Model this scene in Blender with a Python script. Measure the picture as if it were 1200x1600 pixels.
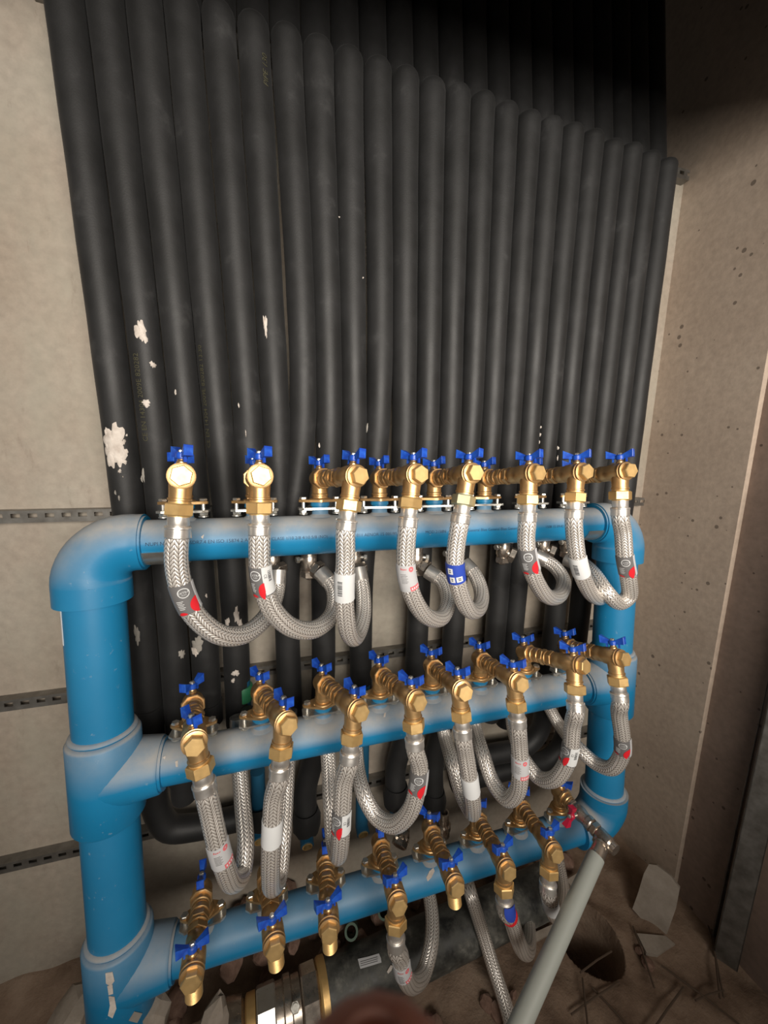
import bpy, math, random
from math import sin, cos, pi, radians, atan, hypot
from mathutils import Vector as V, Matrix

for o in list(bpy.data.objects):
    bpy.data.objects.remove(o, do_unlink=True)
S = bpy.context.scene
C = S.collection
random.seed(11)

# ------------------------------------------------------------------ camera
H = 1.30                                   # camera height above the dirt floor
F_PX, IMG_W, IMG_H = 600.0, 1200, 1600
YAW, PITCH, ROLL = radians(16.5), radians(-9.5), radians(1.25)
FWD = V((sin(YAW) * cos(PITCH), cos(YAW) * cos(PITCH), sin(PITCH)))
_r = V((cos(YAW), -sin(YAW), 0)); _u = _r.cross(FWD)
RIGHT = cos(ROLL) * _r + sin(ROLL) * _u
UP = -sin(ROLL) * _r + cos(ROLL) * _u
CAM = V((0, 0, H))
cam_d = bpy.data.cameras.new('camera')
cam = bpy.data.objects.new('camera', cam_d); C.objects.link(cam)
cam_d.sensor_fit = 'HORIZONTAL'; cam_d.sensor_width = 36.0
cam_d.lens = 36.0 * F_PX / IMG_W
cam_d.clip_start = 0.004; cam_d.clip_end = 50
cam_d.dof.use_dof = True; cam_d.dof.focus_distance = 0.72; cam_d.dof.aperture_fstop = 9.0
m = Matrix.Identity(4)
for i in range(3):
    m[i][0] = RIGHT[i]; m[i][1] = UP[i]; m[i][2] = -FWD[i]; m[i][3] = CAM[i]
cam.matrix_world = m
S.camera = cam

# ------------------------------------------------------------------ light
S.view_settings.view_transform = 'Standard'
S.view_settings.look = 'None'
S.view_settings.gamma = 1.0
S.view_settings.use_curve_mapping = False
S.view_settings.exposure = 0.0
w = bpy.data.worlds.new('world'); S.world = w; w.use_nodes = True
w.node_tree.nodes['Background'].inputs[0].default_value = (1.0, 0.93, 0.85, 1)
w.node_tree.nodes['Background'].inputs[1].default_value = 0.115

def aim(o, target):
    d = V(target) - o.location
    o.rotation_euler = d.to_track_quat('-Z', 'Y').to_euler()

# daylight through the opening behind the photographer
ld = bpy.data.lights.new('doorway_light', 'AREA')
ld.shape = 'RECTANGLE'; ld.size = 1.4; ld.size_y = 0.85
ld.energy = 23.5; ld.color = (1.0, 0.93, 0.84); ld.spread = radians(98)
lamp = bpy.data.objects.new('doorway_light', ld); C.objects.link(lamp)
lamp.location = (0.28, -1.10, 1.54)
aim(lamp, (0.36, 0.85, 1.52))

# ------------------------------------------------------------------ helpers
def ray(px, py):
    return RIGHT * ((px - 600) / F_PX) - UP * ((py - 800) / F_PX) + FWD
def at(px, py, Y):
    d = ray(px, py); return CAM + d * (Y / d.y)
def atz(px, py, z):
    d = ray(px, py); return CAM + d * ((z - H) / d.z)
def proj(p):
    q = p - CAM; z = q.dot(FWD)
    return (600 + F_PX * q.dot(RIGHT) / z, 800 - F_PX * q.dot(UP) / z)

class MB:
    """collects geometry for ONE mesh object"""
    def __init__(s): s.v = []; s.f = []; s.uv = None
    def add(s, vs, fs, M=None):
        b = len(s.v)
        for p in vs:
            p = V(p); s.v.append(M @ p if M is not None else p)
        for f in fs: s.f.append(tuple(b + i for i in f))
        return s
    def lathe(s, prof, n=16, M=None, ph=0.0, cap=True):
        vs = []; fs = []
        for r, h in prof:
            for k in range(n):
                a = 2 * pi * k / n + ph; vs.append((r * cos(a), r * sin(a), h))
        for i in range(len(prof) - 1):
            for k in range(n):
                k2 = (k + 1) % n
                fs.append((i * n + k, i * n + k2, (i + 1) * n + k2, (i + 1) * n + k))
        if cap:
            fs.append(tuple(range(n - 1, -1, -1)))
            fs.append(tuple((len(prof) - 1) * n + k for k in range(n)))
        return s.add(vs, fs, M)
    def box(s, a, b, M=None):
        x0, y0, z0 = a; x1, y1, z1 = b
        return s.add([(x0,y0,z0),(x1,y0,z0),(x1,y1,z0),(x0,y1,z0),(x0,y0,z1),(x1,y0,z1),(x1,y1,z1),(x0,y1,z1)],
                     [(0,3,2,1),(4,5,6,7),(0,1,5,4),(1,2,6,5),(2,3,7,6),(3,0,4,7)], M)
    def prism(s, poly, z0, z1, M=None):
        n = len(poly)
        vs = [(x, y, z0) for x, y in poly] + [(x, y, z1) for x, y in poly]
        fs = [tuple(range(n - 1, -1, -1)), tuple(range(n, 2 * n))]
        fs += [(i, (i + 1) % n, n + (i + 1) % n, n + i) for i in range(n)]
        return s.add(vs, fs, M)
    def tube(s, fr, rad, n=16, cap=True, uv=False):
        """fr: list of (point, tangent, normal, binormal, arclength)"""
        b = len(s.v); L = len(fr)
        for i, (p, t, nn, bb, sl) in enumerate(fr):
            r = rad(sl, i) if callable(rad) else rad
            for k in range(n):
                a = 2 * pi * k / n
                s.v.append(p + nn * (r * cos(a)) + bb * (r * sin(a)))
        if uv and s.uv is None: s.uv = []
        for i in range(L - 1):
            for k in range(n):
                k2 = (k + 1) % n
                s.f.append((b + i*n + k, b + i*n + k2, b + (i+1)*n + k2, b + (i+1)*n + k))
                if uv:
                    u0, u1 = k / n, (k + 1) / n; v0, v1 = fr[i][4], fr[i+1][4]
                    s.uv.append([(u0, v0), (u1, v0), (u1, v1), (u0, v1)])
        if cap:
            s.f.append(tuple(b + k for k in range(n - 1, -1, -1)))
            s.f.append(tuple(b + (L-1)*n + k for k in range(n)))
            if uv: s.uv.append([(0, 0)] * n); s.uv.append([(0, 0)] * n)
        return s
    def mesh(s, name, mat, smooth=40):
        me = bpy.data.meshes.new(name)
        me.from_pydata([tuple(p) for p in s.v], [], s.f)
        if s.uv:
            l = me.uv_layers.new(name='uv'); i = 0
            for f in s.uv:
                for q in f: l.data[i].uv = q; i += 1
        if smooth:
            me.shade_smooth(); me.set_sharp_from_angle(angle=radians(smooth))
        if mat: me.materials.append(mat)
        me.update(); return me
    def build(s, name, mat, parent=None, smooth=40):
        return link(name, s.mesh(name, mat, smooth), parent)

def link(name, me, parent=None, M=None):
    o = bpy.data.objects.new(name, me); C.objects.link(o)
    if parent is not None: o.parent = parent
    if M is not None: o.matrix_local = M
    return o
def tag(o, label=None, cat=None, group=None, kind=None):
    if label: o['label'] = label
    if cat: o['category'] = cat
    if group: o['group'] = group
    if kind: o['kind'] = kind
    return o
def empty(name, M, label, cat, group=None):
    o = bpy.data.objects.new(name, None); C.objects.link(o); o.empty_display_size = .02
    o.matrix_world = M; return tag(o, label, cat, group)
def T(x, y, z): return Matrix.Translation((x, y, z))
def RX(a): return Matrix.Rotation(a, 4, 'X')
def RY(a): return Matrix.Rotation(a, 4, 'Y')
def RZ(a): return Matrix.Rotation(a, 4, 'Z')
def axis_M(p, d, up=V((0, 0, 1))):
    """local +Z along d at p"""
    return T(*p) @ V(d).to_track_quat('Z', 'Y').to_matrix().to_4x4()

def spline(pts, ds=.004):
    """centripetal Catmull-Rom through pts, resampled evenly -> frames"""
    P = [V(p) for p in pts]
    P = [P[0] * 2 - P[1]] + P + [P[-1] * 2 - P[-2]]
    out = []
    for i in range(1, len(P) - 2):
        p0, p1, p2, p3 = P[i-1], P[i], P[i+1], P[i+2]
        t0 = 0; t1 = t0 + max((p1-p0).length, 1e-5)**.5; t2 = t1 + max((p2-p1).length, 1e-5)**.5; t3 = t2 + max((p3-p2).length, 1e-5)**.5
        for k in range(24):
            t = t1 + (t2 - t1) * k / 24
            A1 = p0*((t1-t)/(t1-t0)) + p1*((t-t0)/(t1-t0)); A2 = p1*((t2-t)/(t2-t1)) + p2*((t-t1)/(t2-t1)); A3 = p2*((t3-t)/(t3-t2)) + p3*((t-t2)/(t3-t2))
            B1 = A1*((t2-t)/(t2-t0)) + A2*((t-t0)/(t2-t0)); B2 = A2*((t3-t)/(t3-t1)) + A3*((t-t1)/(t3-t1))
            out.append(B1*((t2-t)/(t2-t1)) + B2*((t-t1)/(t2-t1)))
    out.append(P[-2])
    for _ in range(3):                       # relax kinks
        q = out[:]
        for i in range(2, len(out) - 2): q[i] = (out[i-2] + out[i-1] + out[i] + out[i+1] + out[i+2]) / 5
        out = q
    L = [0]
    for a, b in zip(out, out[1:]): L.append(L[-1] + (b - a).length)
    n = max(3, int(L[-1] / ds)); res = []; j = 0
    for i in range(n + 1):
        s = L[-1] * i / n
        while j < len(L) - 2 and L[j+1] < s: j += 1
        f = (s - L[j]) / max(L[j+1] - L[j], 1e-9)
        res.append((out[j].lerp(out[j+1], f), s))
    return frames([r[0] for r in res], [r[1] for r in res])
def frames(pts, L=None):
    pts = [V(p) for p in pts]; n = len(pts)
    if L is None:
        L = [0]
        for a, b in zip(pts, pts[1:]): L.append(L[-1] + (b - a).length)
    ts = [(pts[min(i+1, n-1)] - pts[max(i-1, 0)]).normalized() for i in range(n)]
    ref = V((0, -1, 0)) if abs(ts[0].y) < .9 else V((0, 0, 1))
    nn = (ref - ts[0] * ref.dot(ts[0])).normalized(); fr = []
    for i in range(n):
        nn = (nn - ts[i] * nn.dot(ts[i])).normalized()
        fr.append((pts[i], ts[i], nn, ts[i].cross(nn), L[i]))
    return fr

# ------------------------------------------------------------------ materials
def mat(name, col, rough=.5, metal=0., spec=.5, coat=0., sheen=0.):
    m = bpy.data.materials.new(name); m.use_nodes = True
    b = m.node_tree.nodes['Principled BSDF']
    b.inputs['Base Color'].default_value = (*col, 1)
    b.inputs['Roughness'].default_value = rough
    b.inputs['Metallic'].default_value = metal
    b.inputs['Specular IOR Level'].default_value = spec
    b.inputs['Coat Weight'].default_value = coat
    b.inputs['Coat Roughness'].default_value = .12
    b.inputs['Sheen Weight'].default_value = sheen
    return m
def N(m, t, **kw):
    n = m.node_tree.nodes.new(t)
    for k, v in kw.items(): setattr(n, k, v)
    return n
def LK(m, a, b): m.node_tree.links.new(a, b)
def bsdf(m): return m.node_tree.nodes['Principled BSDF']
def noise(m, scale, detail=4, rough=.55, coords='Object', stretch=None):
    tc = N(m, 'ShaderNodeTexCoord'); n = N(m, 'ShaderNodeTexNoise')
    n.inputs['Scale'].default_value = scale; n.inputs['Detail'].default_value = detail; n.inputs['Roughness'].default_value = rough
    src = tc.outputs[coords]
    if stretch:
        mp = N(m, 'ShaderNodeMapping'); mp.inputs['Scale'].default_value = stretch; LK(m, src, mp.inputs[0]); src = mp.outputs[0]
    LK(m, src, n.inputs['Vector']); return n.outputs['Fac']
def ramp(m, fac, stops):
    r = N(m, 'ShaderNodeValToRGB'); e = r.color_ramp.elements
    while len(e) < len(stops): e.new(.5)
    for x, (p, c) in zip(e, stops): x.position = p; x.color = (*c, 1)
    LK(m, fac, r.inputs[0]); return r.outputs[0]
def mixc(m, fac, a, b, blend='MIX'):
    x = N(m, 'ShaderNodeMix', data_type='RGBA', blend_type=blend)
    for s, v in ((x.inputs[0], fac), (x.inputs[6], a), (x.inputs[7], b)):
        if isinstance(v, (int, float)): s.default_value = v
        elif isinstance(v, tuple): s.default_value = (*v, 1)
        else: LK(m, v, s)
    return x.outputs[2]
def math_(m, op, a, b=None, c=None):
    x = N(m, 'ShaderNodeMath', operation=op)
    for s, v in zip(x.inputs, (a, b, c)):
        if v is None: continue
        if isinstance(v, (int, float)): s.default_value = v
        else: LK(m, v, s)
    return x.outputs[0]
def bump(m, h, strength=.3, dist=.002):
    b = N(m, 'ShaderNodeBump'); b.inputs['Strength'].default_value = strength; b.inputs['Distance'].default_value = dist
    LK(m, h, b.inputs['Height']); LK(m, b.outputs[0], bsdf(m).inputs['Normal'])

def concrete(name, c1, c2, c3, pits=True, big=2.2):
    m = mat(name, c1, .85, 0, .25)
    a = ramp(m, noise(m, big, 6, .6), [(.3, c1), (.5, c2), (.72, c3)])
    f = noise(m, 60, 4, .6)
    col = mixc(m, .35, a, ramp(m, f, [(.3, (.35, .35, .35)), (.7, (.65, .65, .65))]), 'OVERLAY')
    hsum = f
    if pits:
        tc = N(m, 'ShaderNodeTexCoord'); vo = N(m, 'ShaderNodeTexVoronoi'); vo.inputs['Scale'].default_value = 34; vo.inputs['Randomness'].default_value = 1
        LK(m, tc.outputs['Object'], vo.inputs['Vector'])
        sz = ramp(m, noise(m, 9, 2), [(.42, (0, 0, 0)), (.66, (1, 1, 1))])
        pit = math_(m, 'LESS_THAN', vo.outputs['Distance'], math_(m, 'MULTIPLY', sz, .20))
        col = mixc(m, math_(m, 'MULTIPLY', pit, .75), col, tuple(x * .28 for x in c1))
        hsum = math_(m, 'SUBTRACT', f, math_(m, 'MULTIPLY', pit, 1.5))
    LK(m, col, bsdf(m).inputs['Base Color']); bump(m, hsum, .35, .0015)
    return m

MT = {}
MT['wall'] = concrete('concrete_wall', (.31, .255, .20), (.365, .31, .255), (.40, .365, .31), pits=False)
m = MT['wall']
stz = ramp(m, noise(m, 4.5, 7, .68, 'Object', (1.6, 1, .7)), [(.40, (0, 0, 0)), (.62, (1, 1, 1))])
old = bsdf(m).inputs['Base Color'].links[0].from_socket
col = mixc(m, math_(m, 'MULTIPLY', stz, .40), old, (.34, .33, .27))
stz2 = ramp(m, noise(m, 11, 8, .75, 'Object', (2.5, 1, .8)), [(.60, (0, 0, 0)), (.70, (1, 1, 1))])
col = mixc(m, math_(m, 'MULTIPLY', stz2, .35), col, (.17, .13, .10))
LK(m, col, bsdf(m).inputs['Base Color'])
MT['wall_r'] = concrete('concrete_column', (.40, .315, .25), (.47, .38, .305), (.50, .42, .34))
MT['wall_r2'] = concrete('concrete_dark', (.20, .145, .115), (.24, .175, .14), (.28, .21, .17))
MT['ceil'] = concrete('concrete_slab', (.16, .15, .14), (.19, .18, .16), (.22, .2, .18), pits=False)

m = MT['dirt'] = mat('dirt_floor', (.16, .11, .075), .95, 0, .15)
c = ramp(m, noise(m, 7, 8, .65), [(.3, (.14, .092, .064)), (.5, (.25, .175, .125)), (.7, (.34, .255, .19))])
LK(m, c, bsdf(m).inputs['Base Color']); bump(m, noise(m, 45, 6, .7), .8, .006)

m = MT['foam'] = mat('black_foam', (.017, .017, .017), .52, 0, .40, sheen=.03)
c = ramp(m, noise(m, 14, 5, .6), [(.35, (.013, .013, .013)), (.62, (.02, .02, .0205)), (.8, (.045, .045, .045))])
LK(m, c, bsdf(m).inputs['Base Color'])
LK(m, ramp(m, noise(m, 8, 5, .6), [(.3, (.50,)*3), (.7, (.62,)*3)]), bsdf(m).inputs['Roughness'])
bump(m, noise(m, 380, 2, .5), .25, .0006)

def blue(name, dust):
    m = mat(name, (.012, .20, .42), .42, 0, .45)
    g = N(m, 'ShaderNodeNewGeometry'); sx = N(m, 'ShaderNodeSeparateXYZ'); LK(m, g.outputs['Normal'], sx.inputs[0])
    up = N(m, 'ShaderNodeMapRange'); up.inputs['From Min'].default_value = .05; up.inputs['From Max'].default_value = .72
    LK(m, sx.outputs['Z'], up.inputs['Value'])
    nz = noise(m, 16, 6, .65)
    f = math_(m, 'MULTIPLY', up.outputs[0], ramp(m, nz, [(.28, (.55,)*3), (.6, (1,)*3)]))
    f = math_(m, 'MULTIPLY', f, dust)
    base = ramp(m, noise(m, 5, 4), [(.3, (.008, .175, .36)), (.7, (.013, .215, .43))])
    col = mixc(m, f, base, (.42, .40, .37))
    sp = ramp(m, noise(m, 90, 3, .7), [(.66, (0, 0, 0)), (.74, (1, 1, 1))])
    col = mixc(m, math_(m, 'MULTIPLY', sp, .25), col, (.45, .5, .52))
    LK(m, col, bsdf(m).inputs['Base Color'])
    LK(m, math_(m, 'ADD', math_(m, 'MULTIPLY', f, .4), .38), bsdf(m).inputs['Roughness'])
    bump(m, noise(m, 120, 3), .08, .001)
    return m
MT['blue'] = blue('blue_plastic_pipe', .88)
MT['blue_h'] = blue('half_dusty_blue_pipe', .55)
MT['blue_c'] = blue('clean_blue_plastic_pipe', .28)
MT['blue_dark'] = mat('blue_pipe_end', (.012, .10, .19), .5)
MT['green'] = mat('green_plastic', (.03, .20, .09), .5)
MT['green_dark'] = mat('dark_green_plastic', (.03, .075, .04), .55)

def brass(name, c1, c2, rough, metal):
    m = mat(name, c1, rough, metal, .5)
    n = noise(m, 22, 5, .6)
    LK(m, ramp(m, n, [(.3, c1), (.7, c2)]), bsdf(m).inputs['Base Color'])
    LK(m, ramp(m, noise(m, 60, 3), [(.3, (rough - .07,)*3), (.7, (rough + .1,)*3)]), bsdf(m).inputs['Roughness'])
    bump(m, noise(m, 420, 2), .12, .0005)
    return m
MT['brass'] = brass('cast_brass', (.60, .37, .16), (.72, .475, .23), .40, .86)
MT['brass_m'] = brass('machined_brass', (.74, .48, .19), (.84, .58, .26), .45, .75)
MT['brass_w'] = brass('worn_brass', (.55, .40, .18), (.42, .47, .36), .5, .6)
MT['nickel'] = brass('nickel_plate', (.46, .39, .32), (.60, .53, .46), .27, .9)
MT['steel'] = brass('zinc_steel', (.62, .60, .54), (.75, .74, .70), .32, .9)
MT['ferrule'] = brass('steel_ferrule', (.74, .70, .65), (.86, .83, .79), .34, .85)
m = MT['galv'] = mat('galvanised_steel', (.40, .40, .38), .45, .75)
LK(m, ramp(m, noise(m, 30, 5), [(.3, (.15, .14, .125)), (.7, (.30, .29, .27))]), bsdf(m).inputs['Base Color'])
m = MT['handle'] = mat('blue_handle', (.012, .075, .46), .34, 0, .5)
LK(m, ramp(m, noise(m, 70, 4), [(.45, (.010, .06, .42)), (.62, (.02, .11, .55)), (.78, (.20, .28, .55))]), bsdf(m).inputs['Base Color'])
MT['handle_red'] = mat('red_handle', (.50, .015, .05), .35)

m = MT['braid'] = mat('steel_braid', (.7, .66, .6), .36, .58, .5, coat=.45)
uvn = N(m, 'ShaderNodeUVMap'); sx = N(m, 'ShaderNodeSeparateXYZ'); LK(m, uvn.outputs[0], sx.inputs[0])
fr_ = math_(m, 'FRACT', math_(m, 'MULTIPLY', sx.outputs['X'], 8.0))
tri = math_(m, 'ABSOLUTE', math_(m, 'SUBTRACT', fr_, .5))
phs = math_(m, 'ADD', math_(m, 'MULTIPLY', sx.outputs['Y'], 1 / .0064), math_(m, 'MULTIPLY', tri, 2.2))
wv = math_(m, 'ABSOLUTE', math_(m, 'SINE', math_(m, 'MULTIPLY', phs, pi)))
edge = ramp(m, tri, [(0.0, (.25,)*3), (.12, (1,)*3), (.40, (1,)*3), (.5, (.35,)*3)])
hh = math_(m, 'MULTIPLY', math_(m, 'POWER', wv, .7), edge)
LK(m, ramp(m, hh, [(.10, (.085, .062, .05)), (.32, (.60, .54, .485)), (.66, (.95, .90, .84))]), bsdf(m).inputs['Base Color'])
bump(m, hh, .8, .0012)

MT['white'] = mat('white_paper', (.72, .73, .73), .6)
MT['grey_label'] = mat('dark_grey_print', (.16, .155, .155), .45, coat=.3)
MT['pale_label'] = mat('pale_grey_print', (.55, .55, .56), .5, coat=.2)
MT['red'] = mat('red_print', (.72, .02, .03), .45)
MT['pink'] = mat('faded_red_print', (.75, .16, .18), .5)
MT['ink'] = mat('black_ink', (.02, .02, .025), .6)
MT['ink_blue'] = mat('dark_print_on_blue', (.012, .05, .11), .6)
MT['olive'] = mat('olive_print', (.060, .056, .030), .6)
MT['tape'] = mat('blue_tape', (.03, .07, .42), .4)
m = MT['plaster'] = mat('plaster', (.62, .55, .48), .95, 0, .2)
LK(m, ramp(m, noise(m, 60, 4), [(.3, (.48, .42, .37)), (.7, (.70, .64, .58))]), bsdf(m).inputs['Base Color'])
bump(m, noise(m, 160, 4), .6, .002)
m = MT['dusty'] = mat('dried_dust', (.30, .28, .25), .95, 0, .2)
m = MT['stone'] = mat('rubble', (.2, .15, .12), .95, 0, .2)
LK(m, ramp(m, noise(m, 25, 6, .7), [(.3, (.13, .075, .055)), (.55, (.26, .165, .125)), (.75, (.36, .27, .22))]), bsdf(m).inputs['Base Color'])
bump(m, noise(m, 110, 5, .7), .6, .003)
m = MT['stone_grey'] = mat('grey_rubble', (.3, .27, .23), .95, 0, .2)
LK(m, ramp(m, noise(m, 18, 6, .7), [(.3, (.25, .21, .17)), (.7, (.38, .33, .28))]), bsdf(m).inputs['Base Color'])
bump(m, noise(m, 110, 5, .7), .4, .002)
m = MT['black_pipe'] = mat('dusty_black_pipe', (.02, .02, .02), .5)
LK(m, ramp(m, noise(m, 16, 7, .7), [(.36, (.018, .019, .019)), (.55, (.085, .085, .075)), (.75, (.28, .27, .235))]), bsdf(m).inputs['Base Color'])
LK(m, ramp(m, noise(m, 16, 7, .7), [(.42, (.4,)*3), (.7, (.9,)*3)]), bsdf(m).inputs['Roughness'])
MT['grey_pvc'] = mat('grey_plastic_pipe', (.36, .38, .345), .5)
m = MT['skin'] = mat('skin', (.40, .16, .10), .55)
LK(m, ramp(m, noise(m, 120, 4), [(.3, (.27, .085, .05)), (.7, (.36, .13, .08))]), bsdf(m).inputs['Base Color'])
bsdf(m).inputs['Subsurface Weight'].default_value = .15; bsdf(m).inputs['Subsurface Radius'].default_value = (.004, .0015, .001)
MT['nail'] = mat('nail', (.55, .30, .24), .35)
MT['twig'] = mat('dry_twig', (.09, .06, .04), .9)

# ------------------------------------------------------------------ room shell
WY = .92                    # back wall face
XR = 1.115                  # right column face
def struct(o): o['kind'] = 'structure'; return o
b = MB(); b.box((-1.9, WY, -.02), (1.4, WY + .16, 2.065)); struct(b.build('wall_back', MT['wall'], smooth=0))
b = MB(); b.box((-1.9, WY, 2.065), (-.42, WY + .16, 2.62)); struct(b.build('wall_back_upper', MT['wall'], smooth=0))
b = MB(); b.box((XR, .655, -.02), (1.45, 1.7, 2.62)); struct(b.build('wall_right', MT['wall_r'], smooth=0))
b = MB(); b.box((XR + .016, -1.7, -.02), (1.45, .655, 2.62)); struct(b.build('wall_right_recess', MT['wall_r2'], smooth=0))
b = MB(); b.box((-1.9, 1.62, 1.9), (1.3, 1.7, 2.62)); struct(b.build('wall_shaft', MT['ceil'], smooth=0))
b = MB(); b.box((-1.9, .3, 2.6), (1.45, 1.7, 2.72)); struct(b.build('ceiling_shaft', MT['ceil'], smooth=0))
b = MB(); b.box((-1.9, -1.7, 1.985), (1.2, .50, 2.62)); struct(b.build('ceiling_shade_slab', MT['ceil'], smooth=0))  # unseen slab, set low to keep the light off the upper pipes

# dirt floor with a hole beside the grey pipe
hole = atz(918, 1462, 0)
b = MB(); NX, NY = 280, 200
def fz(x, y):
    z = .012 * sin(x * 7.1 + 1.3 * sin(y * 5)) * sin(y * 8.3 + x * 2) + .006 * sin(x * 23 + y * 11) * sin(y * 31 - x * 7) + .004 * sin(x * 61) * sin(y * 57)
    d = hypot((x - hole.x) / .062, (y - hole.y) / .075)
    if d < 1.25: z -= .20 * min(1, max(0, (1.25 - d) / .45))
    z += .05 * max(0, min(1, (y - .78) / .14)) * (.6 + .4 * sin(x * 9))
    return z
x0, x1, y0, y1 = -1.5, 1.2, -1.0, WY + .02
def axis_steps(a, c, mid, n):
    q = [a + (c - a) * i / n for i in range(n + 1)]
    return sorted([v for v in q if abs(v - mid) > .105] + [mid - .104 + .208 * i / 64 for i in range(65)])
gx = axis_steps(x0, x1, hole.x, 200); gy = axis_steps(y0, y1, hole.y, 150)
vs = [(x, y, fz(x, y)) for y in gy for x in gx]; NX = len(gx)
fs = [(j*NX+i, j*NX+i+1, (j+1)*NX+i+1, (j+1)*NX+i) for j in range(len(gy)-1) for i in range(NX-1)]
b.add(vs, fs); struct(b.build('floor', MT['dirt'], smooth=60))

# perforated rails on the back wall
def rail(name, z, xa, xb, label, slope=0):
    b = MB(); h, d, sl, sh, p = .024, .022, .015, .0062, .0275
    yf = WY - d
    n = int((xb - xa) / p)
    t = .002
    b.box((xa, yf, sh), (xb, yf + t, h/2)); b.box((xa, yf, -h/2), (xb, yf + t, -sh + .004))
    for i in range(n + 1):
        a = xa + i * p + sl; e = min(xa + (i + 1) * p, xb)
        if e > a: b.box((a, yf, -sh + .004), (e, yf + t, sh))
    b.box((xa, yf + t, h/2 - t), (xb, WY, h/2)); b.box((xa, yf + t, -h/2), (xb, WY, -h/2 + t))
    o = b.build(name, MT['galv'], smooth=0); o.location.z = z
    return tag(o, label, 'rail', 'perforated rails on the back wall')
rail('perforated_rail', H - .147, -1.5, 1.10, 'perforated steel rail on the back wall level with the top blue pipe')
rail('perforated_rail', H - .54, -1.5, 1.10, 'perforated steel rail on the back wall above the middle blue pipe')
rail('perforated_rail', H - .925, -1.5, 1.10, 'perforated steel rail on the back wall just above the bottom blue pipe')
rail('perforated_rail', H + .742, -.36, 1.105, 'highest perforated steel rail, its end poking out right of the black pipes')

# metal stud by the right wall
st = atz(1133, 1490, 0)
b = MB(); t = .0022
b.box((-.026, -.022, 0), (.026, -.022 + t, 1.25)); b.box((-.026, -.022, 0), (-.026 + t, .026, 1.25)); b.box((.026 - t, -.022, 0), (.026, .026, 1.25))
b.box((-.026, .024, 0), (-.016, .026, 1.25)); b.box((.016, .024, 0), (.026, .026, 1.25)); b.box((-.004, -.0245, 0), (.004, -.022, 1.25))
o = b.build('metal_stud', MT['galv'], smooth=0); o.matrix_world = T(st.x, st.y, -.005) @ RY(radians(1.0)) @ RZ(radians(38))
tag(o, 'galvanised metal stud standing upright at the right edge by the dark wall', 'stud')

# ------------------------------------------------------------------ blue pipe rack
LEAN = atan(.0757)
def rY(z): return .73 + (z - (H - .168)) * .0757          # the rack leans back a little
ROWZ = [H - .168, H - .575, H - .960]
XL, XRR, RH, RR = -.290, .822, .0375, .045
U = V((0, sin(LEAN), cos(LEAN)))
rack = empty('pipe_rack', T(XL, rY(0), 0), 'large blue plastic pipe rack of two risers and three horizontal pipes', 'pipe rack')
def rk(mb, name, mt=None, parent=None, smooth=40):
    o = mb.build(name, mt or MT['blue'], None, smooth)
    o.parent = parent or rack
    o.matrix_parent_inverse = (parent or rack).matrix_world.inverted() if parent is None else Matrix.Identity(4)
    return o
bpy.context.view_layer.update()
def seg(p, q, prof_r, n=32):
    p = V(p); q = V(q); L = (q - p).length
    return MB().lathe([(r, h * L) for r, h in prof_r], n, axis_M(p, q - p))
def rp(x, z, dy=0): return V((x, rY(z) + dy, z))
SHAPES = {}
for X in (XL, XRR):
    zs = [ROWZ[0] - .07, ROWZ[1] + .05, ROWZ[1] - .05, ROWZ[2] + .05, ROWZ[2] - .05, .0]
    for k in range(3 if X == XL else 2):
        rk(seg(rp(X, zs[2*k] + .01), rp(X, zs[2*k+1] - .01), [(RR, 0), (RR, 1)]), 'riser')
headers = []
for z in ROWZ:
    headers.append(rk(seg(rp(XL + .05, z), rp(XRR - .05, z), [(RH, 0), (RH, 1)], 40), 'header_pipe', MT['blue_c'] if z == ROWZ[2] else None))
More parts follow.
